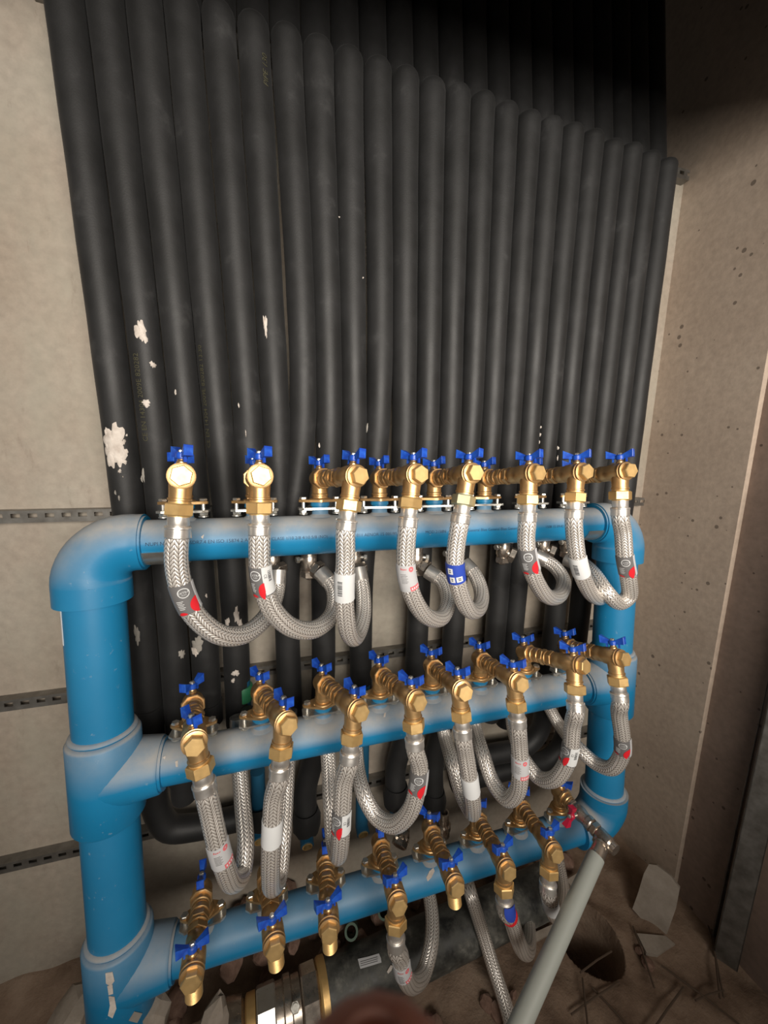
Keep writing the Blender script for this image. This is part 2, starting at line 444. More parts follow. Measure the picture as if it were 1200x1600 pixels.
for X, s in ((XL, 1), (XRR, -1)):
    # elbow
    z = ROWZ[0]; pts = []
    for k in range(5): pts.append(rp(X + s * (.080 - k * .004), z))
    R = .062
    for k in range(13):
        a = pi/2 * k / 12; pts.append(rp(X + s * (R - R * sin(a)), z - R + R * cos(a)))
    for k in range(5): pts.append(rp(X, z - R - .001 - k * .008))
    fr = frames(pts); tot = fr[-1][4]
    b = MB(); b.tube(fr, lambda sl, i: .0478 + .0080 * min(1, max(0, (sl - .012) / (tot - .05))), 36)
    el = rk(b, 'elbow')
    fr2 = frames([rp(X + s * .0835, z), rp(X + s * .0795, z)]); rk(MB().tube(fr2, .0445, 36), 'weld_bead')
    if s < 0:                                # lower right corner is an elbow too
        z = ROWZ[2]; pts = [rp(X + s * (.088 - k * .005), z) for k in range(5)]
        for k in range(13):
            a = pi/2 * k / 12; pts.append(rp(X + s * (R - R * sin(a)), z + R - R * cos(a)))
        pts += [rp(X, z + R + .001 + k * .006) for k in range(5)]
        fr = frames(pts); b = MB(); b.tube(fr, lambda sl, i: .0478 + .0080 * min(1, max(0, (sl - .012) / (tot - .05))), 36); rk(b, 'elbow')
        b = MB(); b.lathe([(.045, -.002), (.0495, 0), (.051, .003), (.0495, .006), (.045, .008)], 36, axis_M(rp(X, z + R + .024), U)); rk(b, 'weld_bead')
    for z in (ROWZ[1:] if s > 0 else ROWZ[1:2]):
        b = MB()
        p, q = rp(X, z - .078), rp(X, z + .078)
        b.lathe([(.0535, 0), (.0555, .003), (.0555, .150), (.053, .154), (.047, .156)], 36, axis_M(p, q - p))
        p, q = rp(X, z), rp(X + s * .088, z)
        b.lathe([(.0553, 0), (.0545, .03), (.0482, .082), (.0475, .086), (.046, .088)], 36, axis_M(p, q - p))
        rk(b, 'tee', MT['blue_h'] if z == ROWZ[2] else None)
        fr2 = frames([rp(X + s * .0875, z), rp(X + s * .0925, z)]); rk(MB().tube(fr2, .0435, 36), 'weld_bead')
        b = MB(); b.lathe([(.045, -.002), (.0495, 0), (.051, .003), (.0495, .006), (.045, .008)], 36, axis_M(rp(X, z + .078), U)); rk(b, 'weld_bead')
# half shell brackets under the top pipe
for xa, xb, lab in ((XL + .082, XL + .150, 'bare steel half shell under the left end of the top pipe'), (XRR - .125, XRR - .084, 'steel half shell under the right end of the top pipe')):
    b = MB(); n = 14; vs = []; fs = []
    for j, x in enumerate((xa, xb)):
        for r in (.0382, .0400):
            for k in range(n + 1):
                a = radians(195 + 150 * k / n); p = rp(x, ROWZ[0]); vs.append((x, p.y + r * cos(a) * 1.0, p.z + r * sin(a)))
    m1 = n + 1
    for k in range(n):
        fs += [(k, k+1, 2*m1+k+1, 2*m1+k), (m1+k, 3*m1+k, 3*m1+k+1, m1+k+1)]
        fs += [(k, m1+k, m1+k+1, k+1), (2*m1+k, 2*m1+k+1, 3*m1+k+1, 3*m1+k)]
    fs += [(0, 2*m1, 3*m1, m1), (n, m1+n, 3*m1+n, 2*m1+n)]
    b.add(vs, fs); tag(rk(b, 'support_shell', MT['steel']), lab)

# curved text -----------------------------------------------------------
def text_mesh(s, size, fn, name, mt, parent, align='LEFT'):
    cu = bpy.data.curves.new(name, 'FONT'); cu.body = s; cu.size = size; cu.align_x = align; cu.align_y = 'CENTER'; cu.resolution_u = 2
    to = bpy.data.objects.new('tmp', cu); C.objects.link(to)
    dg = bpy.context.evaluated_depsgraph_get(); me = bpy.data.meshes.new_from_object(to.evaluated_get(dg))
    bpy.data.objects.remove(to, do_unlink=True); bpy.data.curves.remove(cu)
    for v in me.vertices: v.co = fn(v.co.x, v.co.y)
    me.name = name; me.materials.clear(); me.materials.append(mt); me.update()
    return me
def put(me, name, parent=None, inv=None):
    o = bpy.data.objects.new(name, me); C.objects.link(o)
    if parent is not None:
        o.parent = parent
        if inv is not None: o.matrix_parent_inverse = inv
    return o
def header_text(s, px, size):
    p0 = at(px, 845, rY(ROWZ[0]) - RH); zc = ROWZ[0]; yc = rY(zc)
    def fn(x, y):
        a = .10 + y / RH; r = RH + .0004
        return V((p0.x + x, yc - r * cos(a), zc + r * sin(a)))
    put(text_mesh(s, size, fn, 'printed_text', MT['ink_blue'], None), 'printed_text', headers[0])
header_text('NUPI NIRON', 226, .0085)
header_text('SDR7.4 EN ISO 15874 2 A 2007', 296, .0085)
header_text('CLASE 1/10 2/8 4/10 5/8 (NO) __ 88', 424, .0080)
header_text('011 AENOR 15 001/955', 557, .0085)
header_text('MOD.2158N __ CLA', 664, .0085)
header_text('General Blue General Blue General Blue', 730, .0085)
header_text('1508 15 09:42', 850, .0085)

# paper sticker on the left riser
def cyl_patch(xc, r, a0, a1, z0, z1, mt, name, parent, inv=None, n=10, th=.0006, x_of=None):
    b = MB(); vs = []; fs = []
    for rr in (r, r + th):
        for z in (z0, z1):
            for k in range(n + 1):
                a = a0 + (a1 - a0) * k / n; vs.append((xc + rr * sin(a), rY(z) - rr * cos(a), z))
    m1 = n + 1
    for k in range(n):
        fs += [(2*m1+k, 2*m1+k+1, 3*m1+k+1, 3*m1+k), (k, m1+k, m1+k+1, k+1), (k, k+1, 2*m1+k+1, 2*m1+k), (m1+k, 3*m1+k, 3*m1+k+1, m1+k+1)]
    fs += [(0, 2*m1, 3*m1, m1), (n, m1+n, 3*m1+n, 2*m1+n)]
    b.add(vs, fs); return rk(b, name, mt) if parent is None else b.build(name, mt, parent)
ps = at(112, 955, .69); pe = at(112, 1008, .69)
stk = tag(cyl_patch(XL, RR, radians(-95), radians(-52), pe.z, ps.z, MT['white'], 'paper_sticker', None), 'white paper sticker with dark print')
def fn(x, y):
    a = radians(-78) + x / RR; z = (ps.z + pe.z) / 2 + y; r = RR + .0009
    return V((XL + r * sin(a), rY(z) - r * cos(a), z))
for dz, s in ((.012, 'BLAC'), (-.004, '= ='), (-.022, '---')):
    put(text_mesh(s, .012, lambda x, y, dz=dz: fn(x, y + dz), 'printed_text', MT['ink'], None, 'CENTER'), 'printed_text', stk, rack.matrix_world.inverted() if False else None).matrix_parent_inverse = Matrix.Identity(4)

# dried plaster marks on the blue pipes
def surf_mark(a, dv, r, outline, mt, th=.0010):
    a = V(a); ax = V(dv).normalized(); g = []
    for q in outline:
        rd = ray(*q).normalized(); w0 = CAM - a
        A2 = rd - ax * rd.dot(ax); B2 = w0 - ax * w0.dot(ax); aa = A2.dot(A2); bb = 2 * A2.dot(B2); cc = B2.dot(B2) - r * r
        t = (-bb - math.sqrt(max(0, bb * bb - 4 * aa * cc))) / (2 * aa); p = CAM + rd * t
        w1 = p - a; g.append((p, (w1 - ax * w1.dot(ax)).normalized()))
    k = len(g); b = MB()
    b.add([p + n_ * .0001 for p, n_ in g] + [p + n_ * th for p, n_ in g], [tuple(range(k, 2*k)), tuple(range(k-1, -1, -1))] + [(i, (i+1) % k, k + (i+1) % k, k + i) for i in range(k)])
    return rk(b, 'plaster_splat', mt, None, 0)
surf_mark(rp(0, ROWZ[2]), (1, 0, 0), RH, [(666,1371),(671,1361),(677,1356),(679,1361),(674,1371),(668,1377)], MT['plaster'])
for o_ in ([(165,1520),(176,1518),(179,1532),(173,1540),(166,1536)], [(168,1540),(176,1538),(177,1552),(170,1554)], [(170,1556),(179,1557),(182,1575),(176,1590),(169,1586),(172,1570)]):
    surf_mark(rp(XL, ROWZ[2]), U, .0557, o_, MT['plaster'])
surf_mark(rp(XL, ROWZ[2]), U, .0557, [(201,1594),(210,1580),(222,1583),(214,1598)], MT['dusty'])
for o_ in ([(246,1186),(252,1183),(251,1196),(247,1199)], [(254,1184),(259,1181),(258,1187)], [(274,1190),(278,1188),(278,1198),(275,1198)]):
    surf_mark(rp(0, ROWZ[1]), (1, 0, 0), RH, o_, MT['plaster'])
for o_ in ([(295,833),(299,831),(300,841),(297,840)], [(314,839),(319,835),(317,842)], [(600,1115),(604,1110),(602,1120),(599,1121)]):
    surf_mark(rp(0, ROWZ[0] if o_[0][1] < 1000 else ROWZ[1]), (1, 0, 0), RH, o_, MT['plaster'])

# ------------------------------------------------------------------ brass valve assemblies
MS = {}
def hexp(r0, h0, h1, b=.0012): return [(r0 - b, h0), (r0, h0 + b), (r0, h1 - b), (r0 - b, h1)]
# all meshes local to: Z up at flange for the base group, arm axis local -Y for the arm group
b = MB(); pl = []
for k in range(48):
    a = 2*pi*k/48; x, y = cos(a), sin(a)
    r = max(.0215, .0405 * abs(x) ** 7 + .0215 * (1 - abs(x) ** 7)) if abs(x) < .999 else .0405
    pl.append((x * (.0215 + .019 * abs(x) ** 3), y * (.0225 - .004 * abs(x))))
b.prism(pl, 0, .0045); b.lathe([(.0205, .0045), (.0195, .0065), (.0175, .0075)], 28)
MS['flange'] = b.mesh('flange', MT['brass'])
b = MB(); b.prism([(-.041, -.010), (-.032, -.017), (.032, -.017), (.041, -.010), (.041, .010), (.032, .017), (-.032, .017), (-.041, .010)], -.0145, -.0105)
MS['backing_plate'] = b.mesh('backing_plate', MT['steel'], 30)
b = MB(); b.lathe([(.0036, -.023), (.0036, .008)], 10); b.lathe(hexp(.0072, .0046, .0098), 6); b.lathe(hexp(.0076, -.0210, -.0146), 6); b.lathe([(.0074, -.0235), (.0086, -.0232), (.0086, -.0215), (.0074, -.021)], 14)
MS['bolt'] = b.mesh('bolt', MT['steel'], 30)
b = MB(); b.lathe([(.0150, .004), (.0150, .011), (.0162, .012), (.0162, .0145), (.0148, .016), (.0148, .040)], 24)
MS['inlet'] = b.mesh('inlet', MT['brass'])
A = RX(pi/2)            # lathe axis Z -> local -Y
b = MB(); b.lathe([(.004, -.0205), (.011, -.0185), (.0158, -.013), (.0178, -.006), (.0178, .011)], 26, A); b.lathe(hexp(.0208, .0105, .0180), 8, A, pi/8)
b.lathe([(.0165, .018), (.0165, .027), (.0150, .0285), (.0150, .031)], 24, A)
MS['valve_body'] = b.mesh('valve_body', MT['brass'])
b = MB(); b.lathe([(.0142, .030), (.0142, .090)], 22, A); b.lathe([(.0150, .034), (.0160, .035), (.0160, .043), (.0150, .044)], 22, A); b.lathe(hexp(.0176, .0475, .0575), 6, A); b.lathe(hexp(.0176, .0690, .0790), 6, A, .4); b.lathe([(.0152, .0605), (.0160, .0612), (.0160, .0640), (.0152, .0648)], 22, A)
MS['coupling'] = b.mesh('coupling', MT['brass'])
b = MB(); b.lathe([(.0150, .082), (.0165, .084), (.0165, .096), (.0158, .099), (.0178, .106), (.0186, .114), (.0186, .130), (.0170, .1325), (.0170, .1340), (.0190, .1350), (.0190, .1380), (.0165, .1388), (.0165, .1405), (.0183, .1412), (.0183, .1435), (.0150, .1445)], 28, A)
MS['outlet_body'] = b.mesh('outlet_body', MT['brass'])
b = MB(); b.lathe([(.0140, .1430), (.0152, .1440), (.0152, .1538), (.0140, .1552)], 6, A, .35)
MS['end_cap'] = b.mesh('end_cap', MT['brass_m'], 30)
O = T(0, -.127, 0)
b = MB(); b.lathe([(.0160, 0), (.0158, -.014), (.0150, -.027), (.0150, -.0315), (.0164, -.0322), (.0164, -.0345), (.0150, -.0352), (.0150, -.0395)][::-1], 26, O)
MS['outlet'] = b.mesh('outlet', MT['brass'])
b = MB(); b.lathe(hexp(.0208, -.0570, -.0390, .0016), 6, O); b.lathe([(.0152, -.0585), (.0152, -.037)], 20, O)
MS['union_nut'] = b.mesh('union_nut', MT['brass_m'], 30)
MS['union_nut_worn'] = b.mesh('union_nut', MT['brass_w'], 30)
b = MB(); pr = [(.0160, 0), (.0158, -.014), (.0150, -.026), (.0132, -.027)]
for k in range(9): pr += [(.0126, -.028 - k*.0024), (.0134, -.0292 - k*.0024)]
pr += [(.0118, -.0500), (.0105, -.0500), (.0105, -.044)]
b.lathe(pr[::-1], 26, O); MS['spigot'] = b.mesh('threaded_spigot', MT['brass_m'])
b = MB(); b.lathe([(.0072, .012), (.0072, .0205), (.0060, .0215), (.0052, .0240), (.0052, .034)], 16)
MS['stem'] = b.mesh('stem', MT['brass'])
b = MB(); b.lathe([(.0062, .0245), (.0078, .0260), (.0078, .0325), (.0062, .0345)], 14)
for s in (-1, 1):
    q = [(.004, .0030, .0265, .0345), (.012, .0040, .0275, .0385), (.0235, .0066, .0285, .0440), (.0245, .0060, .0290, .0435)]
    vs = []; fs = []
    for x, hw, za, zb in q: vs += [(s*x, -hw, za), (s*x, hw, za), (s*x, hw, zb), (s*x, -hw, zb)]
    for i in range(3):
        for k in range(4): fs.append((4*i + k, 4*i + (k+1) % 4, 4*i + 4 + (k+1) % 4, 4*i + 4 + k) if s > 0 else (4*i + k, 4*i + 4 + k, 4*i + 4 + (k+1) % 4, 4*i + (k+1) % 4))
    fs += [(3, 2, 1, 0), (12, 13, 14, 15)] if s > 0 else [(0, 1, 2, 3), (15, 14, 13, 12)]
    b.add(vs, fs)
    b.box((s*.012 - .0015, -.002, .020), (s*.012 + .0015, .002, .028))
MS['handle'] = b.mesh('handle', MT['handle'], 30); MS['handle_red'] = b.mesh('handle', MT['handle_red'], 30)
b = MB(); b.lathe([(.0042, .0340), (.0046, .0345), (.0046, .0372), (.0034, .0385)], 6); MS['screw'] = b.mesh('screw', MT['steel'], 30)
b = MB(); b.lathe([(.0225, -.029), (.0205, -.0262), (.0170, -.0245), (.0156, -.0225), (.0156, -.0085), (.0182, -.0075), (.0182, -.0005)], 28)
MS['stub'] = b.mesh('branch_stub', MT['blue'])

ORD = ['first', 'second', 'third', 'fourth', 'fifth', 'sixth', 'seventh', 'eighth']
ROWN = ['top', 'middle', 'bottom']
VALVE = [  # arm yaw, arm pitch, roll of the outlet
 [(11,2,-6),(6,2,-2),(18,2,-10),(11,3,-8),(4,4,-12),(8,4,-4),(3,5,-6),(-2,6,-2)],
 [(11,5,8),(18,6,-8),(18,6,-10),(12,7,0),(0,9,2),(0,8,2),(13,12,-10),(6,13,-2)],
 [(3,5,0),(6,7,4),(-5,6,2),(-2,9,-2),(-3,8,4),(-5,7,0),(-7,8,-6),(8,-6,0)]]
OPEN = {(2,0), (2,1), (2,2), (2,4)}
HOSE_START = {}
def flange_pos(r, i):
    X = -.148 + .1185 * i; p = rp(X, ROWZ[r]); return p + U * (RH + .026)
def valve(r, i):
    P = flange_pos(r, i); t, e, phi = [radians(a) for a in VALVE[r][i]]
    special = (r, i) == (2, 7)
    BM = T(*P) @ RX(-LEAN)
    kind = 'open outlet' if (r, i) in OPEN else 'blue handles'
    root = empty('brass_valve', BM, 'brass valve with %s, %s from the left on the %s blue pipe' % (kind, ORD[i], ROWN[r]) if not special else
                 'nickel valve with red handle at the right end of the bottom blue pipe', 'valve', 'brass valves on the rack')
    fy = RZ(radians(random.uniform(-7, 7)))
    link('flange', MS['flange'], root, fy); link('backing_plate', MS['backing_plate'], root, fy)
    for s in (-1, 1): link('bolt', MS['bolt'], root, fy @ T(s * .0315, 0, 0) @ RZ(random.random()))
    link('inlet', MS['inlet'], root)
    st_ = link('branch_stub', MS['stub'], rack); st_.matrix_parent_inverse = rack.matrix_world.inverted(); st_.matrix_basis = BM
    AM = T(0, 0, .044) @ RZ(t) @ RX(-e)
    if special: return root, BM, AM
    link('valve_body', MS['valve_body'], root, AM); link('coupling', MS['coupling'], root, AM)
    OM = AM @ RY(-phi)
    link('outlet_body', MS['outlet_body'], root, OM); link('end_cap', MS['end_cap'], root, OM @ RY(random.uniform(-.5, .5)))
    if (r, i) in OPEN: link('threaded_spigot', MS['spigot'], root, OM)
    else:
        link('outlet', MS['outlet'], root, OM)
        n = link('union_nut', MS['union_nut_worn' if (r, i) == (0, 4) else 'union_nut'], root, OM @ O @ RZ(random.uniform(0, 1)) @ O.inverted())
        if (r, i) == (0, 4): n['label'] = 'nut with worn pale patina'
    hb = radians(-61 if r < 2 else (88 if i < 4 else -45)) + random.uniform(-.12, .12)
    hf = radians(-61 if r < 2 else 14) + random.uniform(-.12, .12)
    if r < 2 and i == 0: hb = radians(60); hf = radians(-58)
    for M, hy in ((AM, hb), (OM @ O @ RY(phi * .5), hf)):
        link('stem', MS['stem'], root, M)
        hd = link('handle', MS['handle'], root, M @ RZ(hy - t)); link('screw', MS['screw'], hd)
    W = BM @ OM @ O
    s0 = W @ V((0, 0, -.057)); d = (W.to_3x3() @ V((0, 0, -1))).normalized()
    HOSE_START[(r, i)] = (s0, d)
    return root
for r in range(3):
    for i in range(8):
        if (r, i) != (2, 7): valve(r, i)

# last valve of the bottom row: nickel, red handle, grey drain pipe
root, BM, AM = valve(2, 7)
link('valve_body', MS['valve_body'], root, AM)
def armpart(name, prof, mt, n=20, ph=0):
    b = MB(); b.lathe(prof, n, A, ph); return link(name, b.mesh(name, mt, 30), root, AM)
armpart('nipple', [(.0120, .028), (.0120, .050)], MT['nickel'])
armpart('coupling', hexp(.0150, .034, .041) , MT['nickel'], 6)
armpart('ball_valve', [(.0125, .046), (.0150, .048), (.0165, .054), (.0165, .064), (.0145, .070), (.0145, .078), (.0160, .080), (.0160, .090), (.0130, .093)], MT['nickel'])
armpart('union_nut', hexp(.0165, .094, .106), MT['nickel'], 6)
armpart('tee_body', [(.0130, .106), (.0150, .110), (.0150, .136), (.0125, .140), (.0125, .150), (.0105, .150)], MT['nickel'])
b = MB(); b.lathe([(.0045, .010), (.0045, .030)], 10); link('stem', b.mesh('stem', MT['steel']), root, AM @ T(0, -.060, 0) @ RY(radians(-75)))
hd = link('handle', MS['handle_red'], root, AM @ T(0, -.060, 0) @ RY(radians(-75)) @ T(0, 0, .004)); hd['label'] = 'red butterfly handle'; link('screw', MS['screw'], hd)
link('stem', MS['stem'], root, AM); hb_ = link('handle', MS['handle'], root, AM @ RZ(radians(-60))); link('screw', MS['screw'], hb_)
W = BM @ AM
p0 = W @ V((0, -.122, 0)); pA = p0 + (at(812, 1608, .40) - p0) * .10
gend = at(790, 1650, .40); gd = (gend - p0).normalized()
b = MB(); b.lathe([(.011, .006), (.011, .014), (.0185, .0145), (.0185, .0185), (.0150, .0190), (.0150, .040), (.0165, .0405), (.0165, .046), (.014, .047)], 22, axis_M(p0, gd))
o = b.build('outlet', MT['nickel']); o.parent = root; o.matrix_parent_inverse = BM.inverted()
gp = b = MB(); b.lathe([(.0155, .044), (.0170, .044), (.0170, .62), (.0155, .62)], 24, axis_M(p0, gd), cap=False)
tag(b.build('drain_pipe', MT['grey_pvc']), 'straight pale grey plastic drain pipe slanting down from the red handled valve', 'pipe')

# ------------------------------------------------------------------ braided hoses
HR = .0163
class HoseMap:
    def __init__(s, fr): s.fr = fr
    def s_at_y(s, py):
        for f in s.fr:
            if proj(f[0])[1] >= py: return f[4]
        return s.fr[len(s.fr)//3][4]
    def f(s, sl):
        fr = s.fr; L = fr[-1][4]; x = max(0, min(.9999, sl / L)) * (len(fr) - 1); i = int(x); k = x - i
        return fr[i][0].lerp(fr[i+1][0], k), fr[i][1].lerp(fr[i+1][1], k).normalized()
    def pt(s, s0, u, v, dr):
        p, t = s.f(s0 + v); e1 = CAM - p; e1 = (e1 - t * e1.dot(t)).normalized(); rt = e1.cross(t)
        if rt.dot(RIGHT) < 0: rt = -rt
        a = u / HR; return p + (e1 * cos(a) + rt * sin(a)) * (HR + dr)
def grid_patch(hm, s0, u0, u1, v0, v1, dr, mt, name, parent, th=.0007, nu=10, nv=8):
    b = MB(); vs = []; fs = []
    for k in (0, 1):
        for j in range(nv + 1):
            for i in range(nu + 1):
                vs.append(hm.pt(s0, u0 + (u1-u0)*i/nu, v0 + (v1-v0)*j/nv, dr + th * k))
    m1 = nu + 1; tp = m1 * (nv + 1)
    for j in range(nv):
        for i in range(nu): fs.append((tp + j*m1+i, tp + (j+1)*m1+i, tp + (j+1)*m1+i+1, tp + j*m1+i+1))
    rim = [i for i in range(m1)] + [j*m1 + nu for j in range(1, nv+1)] + [nv*m1 + i for i in range(nu-1, -1, -1)] + [j*m1 for j in range(nv-1, 0, -1)]
    for a, c in zip(rim, rim[1:] + rim[:1]): fs.append((a, tp + a, tp + c, c))
    b.add(vs, fs); return b.build(name, mt, parent)
def disc_patch(hm, s0, u, v, ru, rv, dr, mt, name, parent, inner=0., a0=0, a1=2*pi, n=24):
    b = MB(); vs = []; fs = []; rings = 4
    for j in range(rings + 1):
        q = inner + (1 - inner) * j / rings
        for k in range(n + 1):
            a = a0 + (a1 - a0) * k / n; vs.append(hm.pt(s0, u + ru * q * cos(a), v - rv * q * sin(a), dr))
    for j in range(rings):
        for k in range(n): fs.append((j*(n+1)+k, j*(n+1)+k+1, (j+1)*(n+1)+k+1, (j+1)*(n+1)+k))
    b.add(vs, fs); return b.build(name, mt, parent)
def hose_text(hm, s0, s, size, u, v, dr, mt, parent, rot=False):
    f = (lambda x, y: hm.pt(s0, u + x, v - y, dr)) if not rot else (lambda x, y: hm.pt(s0, u + y, v + x, dr))
    return put(text_mesh(s, size, f, 'printed_text', mt, None, 'CENTER'), 'printed_text', parent)
def barcode(hm, s0, lab, u0, u1, v0, v1):
    v = v0; random.seed(int(1e4 * u0) + 7)
    while v < v1:
        h = random.choice((.0006, .0010, .0014)); grid_patch(hm, s0, u0, u1, v, v + h, .0017, MT['ink'], 'barcode_bar', lab, .0001, 2, 1); v += h + random.choice((.0007, .0012))
def dark_part(hm, s0, lab, u0, u1, L, full=True):
    w = u1 - u0; uc = u0 + w * .50
    disc_patch(hm, s0, uc, .0115, .0078, .0078, .0018, MT['white'], 'printed_ring', lab, .84)
    hose_text(hm, s0, 'EXTRA', .0046, uc, .0108, .0018, MT['white'], lab)
    hose_text(hm, s0, 'FLEX', .0030, uc, .0145, .0018, MT['white'], lab)
    for k in range(6): grid_patch(hm, s0, u0 + .0015, u0 + w * (.30 if k % 2 else .36), L * .50 + k * .0025, L * .50 + k * .0025 + .0008, .0014, MT['white'], 'print_line', lab, .0002, 3, 1)
    disc_patch(hm, s0, u1 - .001, L * .80, w * .42, L * .30, .0017, MT['red'], 'red_print', lab, 0, pi * .48, pi * 1.38)
    disc_patch(hm, s0, u0 + .003, L - .0006, .0060, .0050, .0017, MT['red'], 'red_print', lab, 0, .15, pi - .1)
def label(hm, hose, kind, s0, L=.047):
    if kind == 'D':
        lab = grid_patch(hm, s0, -.022, .016, 0, L, .0004, MT['grey_label'], 'paper_label', hose, .0008); lab['label'] = 'dark grey label with red print'
        grid_patch(hm, s0, .0150, .0225, -.001, L + .001, .0010, MT['pale_label'], 'label_edge', lab, .0006, 4, 8)
        dark_part(hm, s0, lab, -.0145, .0150, L)
    elif kind == 'DW':
        lab = grid_patch(hm, s0, -.024, .022, 0, L, .0004, MT['grey_label'], 'paper_label', hose, .0008); lab['label'] = 'dark grey and white label with red print'
        dark_part(hm, s0, lab, -.0195, .0025, L)
        wl = grid_patch(hm, s0, .001, .021, -.001, L - .002, .0010, MT['white'], 'label_edge', lab, .0006)
        barcode(hm, s0, lab, .0095, .0150, .006, .024)
        hose_text(hm, s0, 'CE', .0060, .0055, .014, .0018, MT['ink'], lab, True)
    elif kind == 'W':
        lab = grid_patch(hm, s0, -.026, .024, 0, L, .0004, MT['white'], 'paper_label', hose, .0008); lab['label'] = 'white barcode label'
        barcode(hm, s0, lab, -.0105, -.0030, .011, .034)
    elif kind == 'R':
        lab = grid_patch(hm, s0, -.024, .022, 0, L, .0004, MT['pale_label'], 'paper_label', hose, .0008); lab['label'] = 'pale label with red print'
        hose_text(hm, s0, 'flexo', .0052, -.004, .0055, .0015, MT['red'], lab)
        disc_patch(hm, s0, .0085, .0065, .0042, .0048, .0016, MT['pink'], 'printed_ring', lab, .30)
        for k in range(7): grid_patch(hm, s0, -.010, -.001 + .002 * (k % 2), .014 + k*.0026, .0147 + k*.0026, .0013, MT['grey_label'], 'print_line', lab, .0002, 3, 1)
        grid_patch(hm, s0, .001, .0185, L - .0085, L, .0013, MT['pink'], 'red_print', lab, .0003, 5, 2)
        for k in range(4): grid_patch(hm, s0, .0030 + k*.0038, .0050 + k*.0038, L - .0062, L - .0026, .0017, MT['white'], 'print_line', lab, .0002, 2, 1)
    elif kind == 'B':
        L = .036
        lab = grid_patch(hm, s0, -.026, .026, 0, L, .0004, MT['tape'], 'tape_label', hose, .0008); lab['label'] = 'blue tape with white squares'
        for u, v, wd in ((-.0135, .006, .009), (-.0115, .0215, .0085), (-.0005, .0215, .011)):
            grid_patch(hm, s0, u, u + wd, v, v + .010, .0013, MT['white'], 'printed_square', lab, .0003, 4, 2)
            for k in range(2): grid_patch(hm, s0, u + .003, u + wd - .003, v + .0025 + k*.003, v + .004 + k*.003, .0017, MT['ink'], 'print_line', lab, .0002, 2, 1)
    elif kind == 'P':
        lab = grid_patch(hm, s0, -.030, .030, 0, L, .0004, MT['white'], 'paper_label', hose, .0008); lab['label'] = 'plain white label'
    elif kind == 'T':
        lab = grid_patch(hm, s0, -.024, .024, .030, .040, .0004, MT['red'], 'tape_band', hose, .0008); lab['label'] = 'red tape band'
        lab = grid_patch(hm, s0, .000, .022, -.012, .018, .0030, MT['tape'], 'paper_label', hose, .0010); lab['label'] = 'faded blue paper tag'
LABTXT = {'D': 'grey and red label', 'DW': 'half white half grey label', 'W': 'white barcode label', 'R': 'pale red-marked label', 'B': 'blue tape', 'P': 'plain white label', 'T': 'red tape band'}
def hose(pts, lab, name_label, lead=None, end_ferrule=True, ly=None, L=.047, r=HR):
    P = []
    if lead: P = [lead[0], lead[0] + lead[1] * .016, lead[0] + lead[1] * .036]
    if lead:
        y0 = min(p[2] for p in pts); ys = lead[0].y - .002
        pts = [(p[0], p[1], ys + (p[2] - y0) * (.775 - ys) / (.775 - y0) if p[2] < .775 else p[2]) for p in pts]
    P += [at(*p) if len(p) == 3 else V(p[1:]) for p in pts]
    fr = spline(P)
    root = empty('braided_hose', T(*fr[0][0]), name_label, 'hose', 'braided steel hoses')
    bpy.context.view_layer.update(); inv = root.matrix_world.inverted()
    b = MB(); i0 = 6 if lead else 0
    b.tube(fr[i0:], r, 20, uv=True); br = b.build('braid', MT['braid'], root); br.matrix_parent_inverse = inv
    if lead:
        LM = axis_M(lead[0], lead[1])
        b = MB(); b.lathe([(.0130, -.002), (.0146, -.001), (.0148, .001), (.0148, .0135), (.0140, .0150)], 26, LM)
        o = b.build('ferrule', MT['ferrule'], root, 30); o.matrix_parent_inverse = inv
        b = MB(); b.lathe([(.0140, .0145), (.0172, .0150), (.0178, .0162), (.0178, .0185), (.0172, .0195), (.0172, .0315), (.0163, .0330)], 26, LM)
        o = b.build('crimp_sleeve', MT['ferrule'], root, 30); o.matrix_parent_inverse = inv
    if end_ferrule:
        Lt = fr[-1][4]; b = MB(); b.tube([f for f in fr if f[4] >= Lt - .030], .0172, 22)
        o = b.build('crimp_sleeve', MT['ferrule'], root); o.matrix_parent_inverse = inv
    if lab:
        hold = bpy.data.objects.new('x', None)
        hm = HoseMap(fr); s0 = hm.s_at_y(ly)
        before = set(C.objects)
        label(hm, root, lab, s0, L)
        for o in set(C.objects) - before:
            if o.parent == root: o.matrix_parent_inverse = inv
    return fr

R1 = [
 ('D', 908, [(276,880,.635),(284,920,.638),(305,962,.645),(345,992,.66),(385,990,.69),(418,960,.735),(432,925,.775),(434,890,.79)]),
 ('DW', 882, [(406,880,.635),(410,910,.637),(424,950,.645),(455,980,.66),(493,983,.69),(520,957,.73),(521,920,.76),(500,893,.785)]),
 ('W', 893, [(540,870,.637),(538,910,.637),(539,950,.642),(544,985,.655),(555,996,.685),(567,965,.73),(567,925,.765),(560,888,.79)]),
 ('R', 878, [(634,860,.635),(635,895,.637),(645,932,.643),(665,962,.66),(690,965,.69),(700,938,.725),(692,910,.755),(668,892,.78)]),
 ('B', 878, [(713,850,.635),(711,885,.637),(718,922,.643),(733,953,.66),(748,950,.69),(752,925,.73),(742,898,.76),(726,880,.785)]),
 ('D', 855, [(822,840,.637),(825,870,.638),(836,905,.645),(855,932,.665),(875,929,.70),(880,905,.735),(865,884,.76),(836,867,.785)]),
 ('W', 868, [(898,840,.637),(902,870,.638),(911,903,.645),(926,930,.66),(941,931,.69),(939,912,.71),(920,890,.74),(884,874,.785)]),
 ('D', 863, [(973,830,.637),(976,870,.638),(982,905,.643),(982,932,.655),(967,942,.655),(948,925,.655),(928,897,.69),(900,872,.79)]),
]
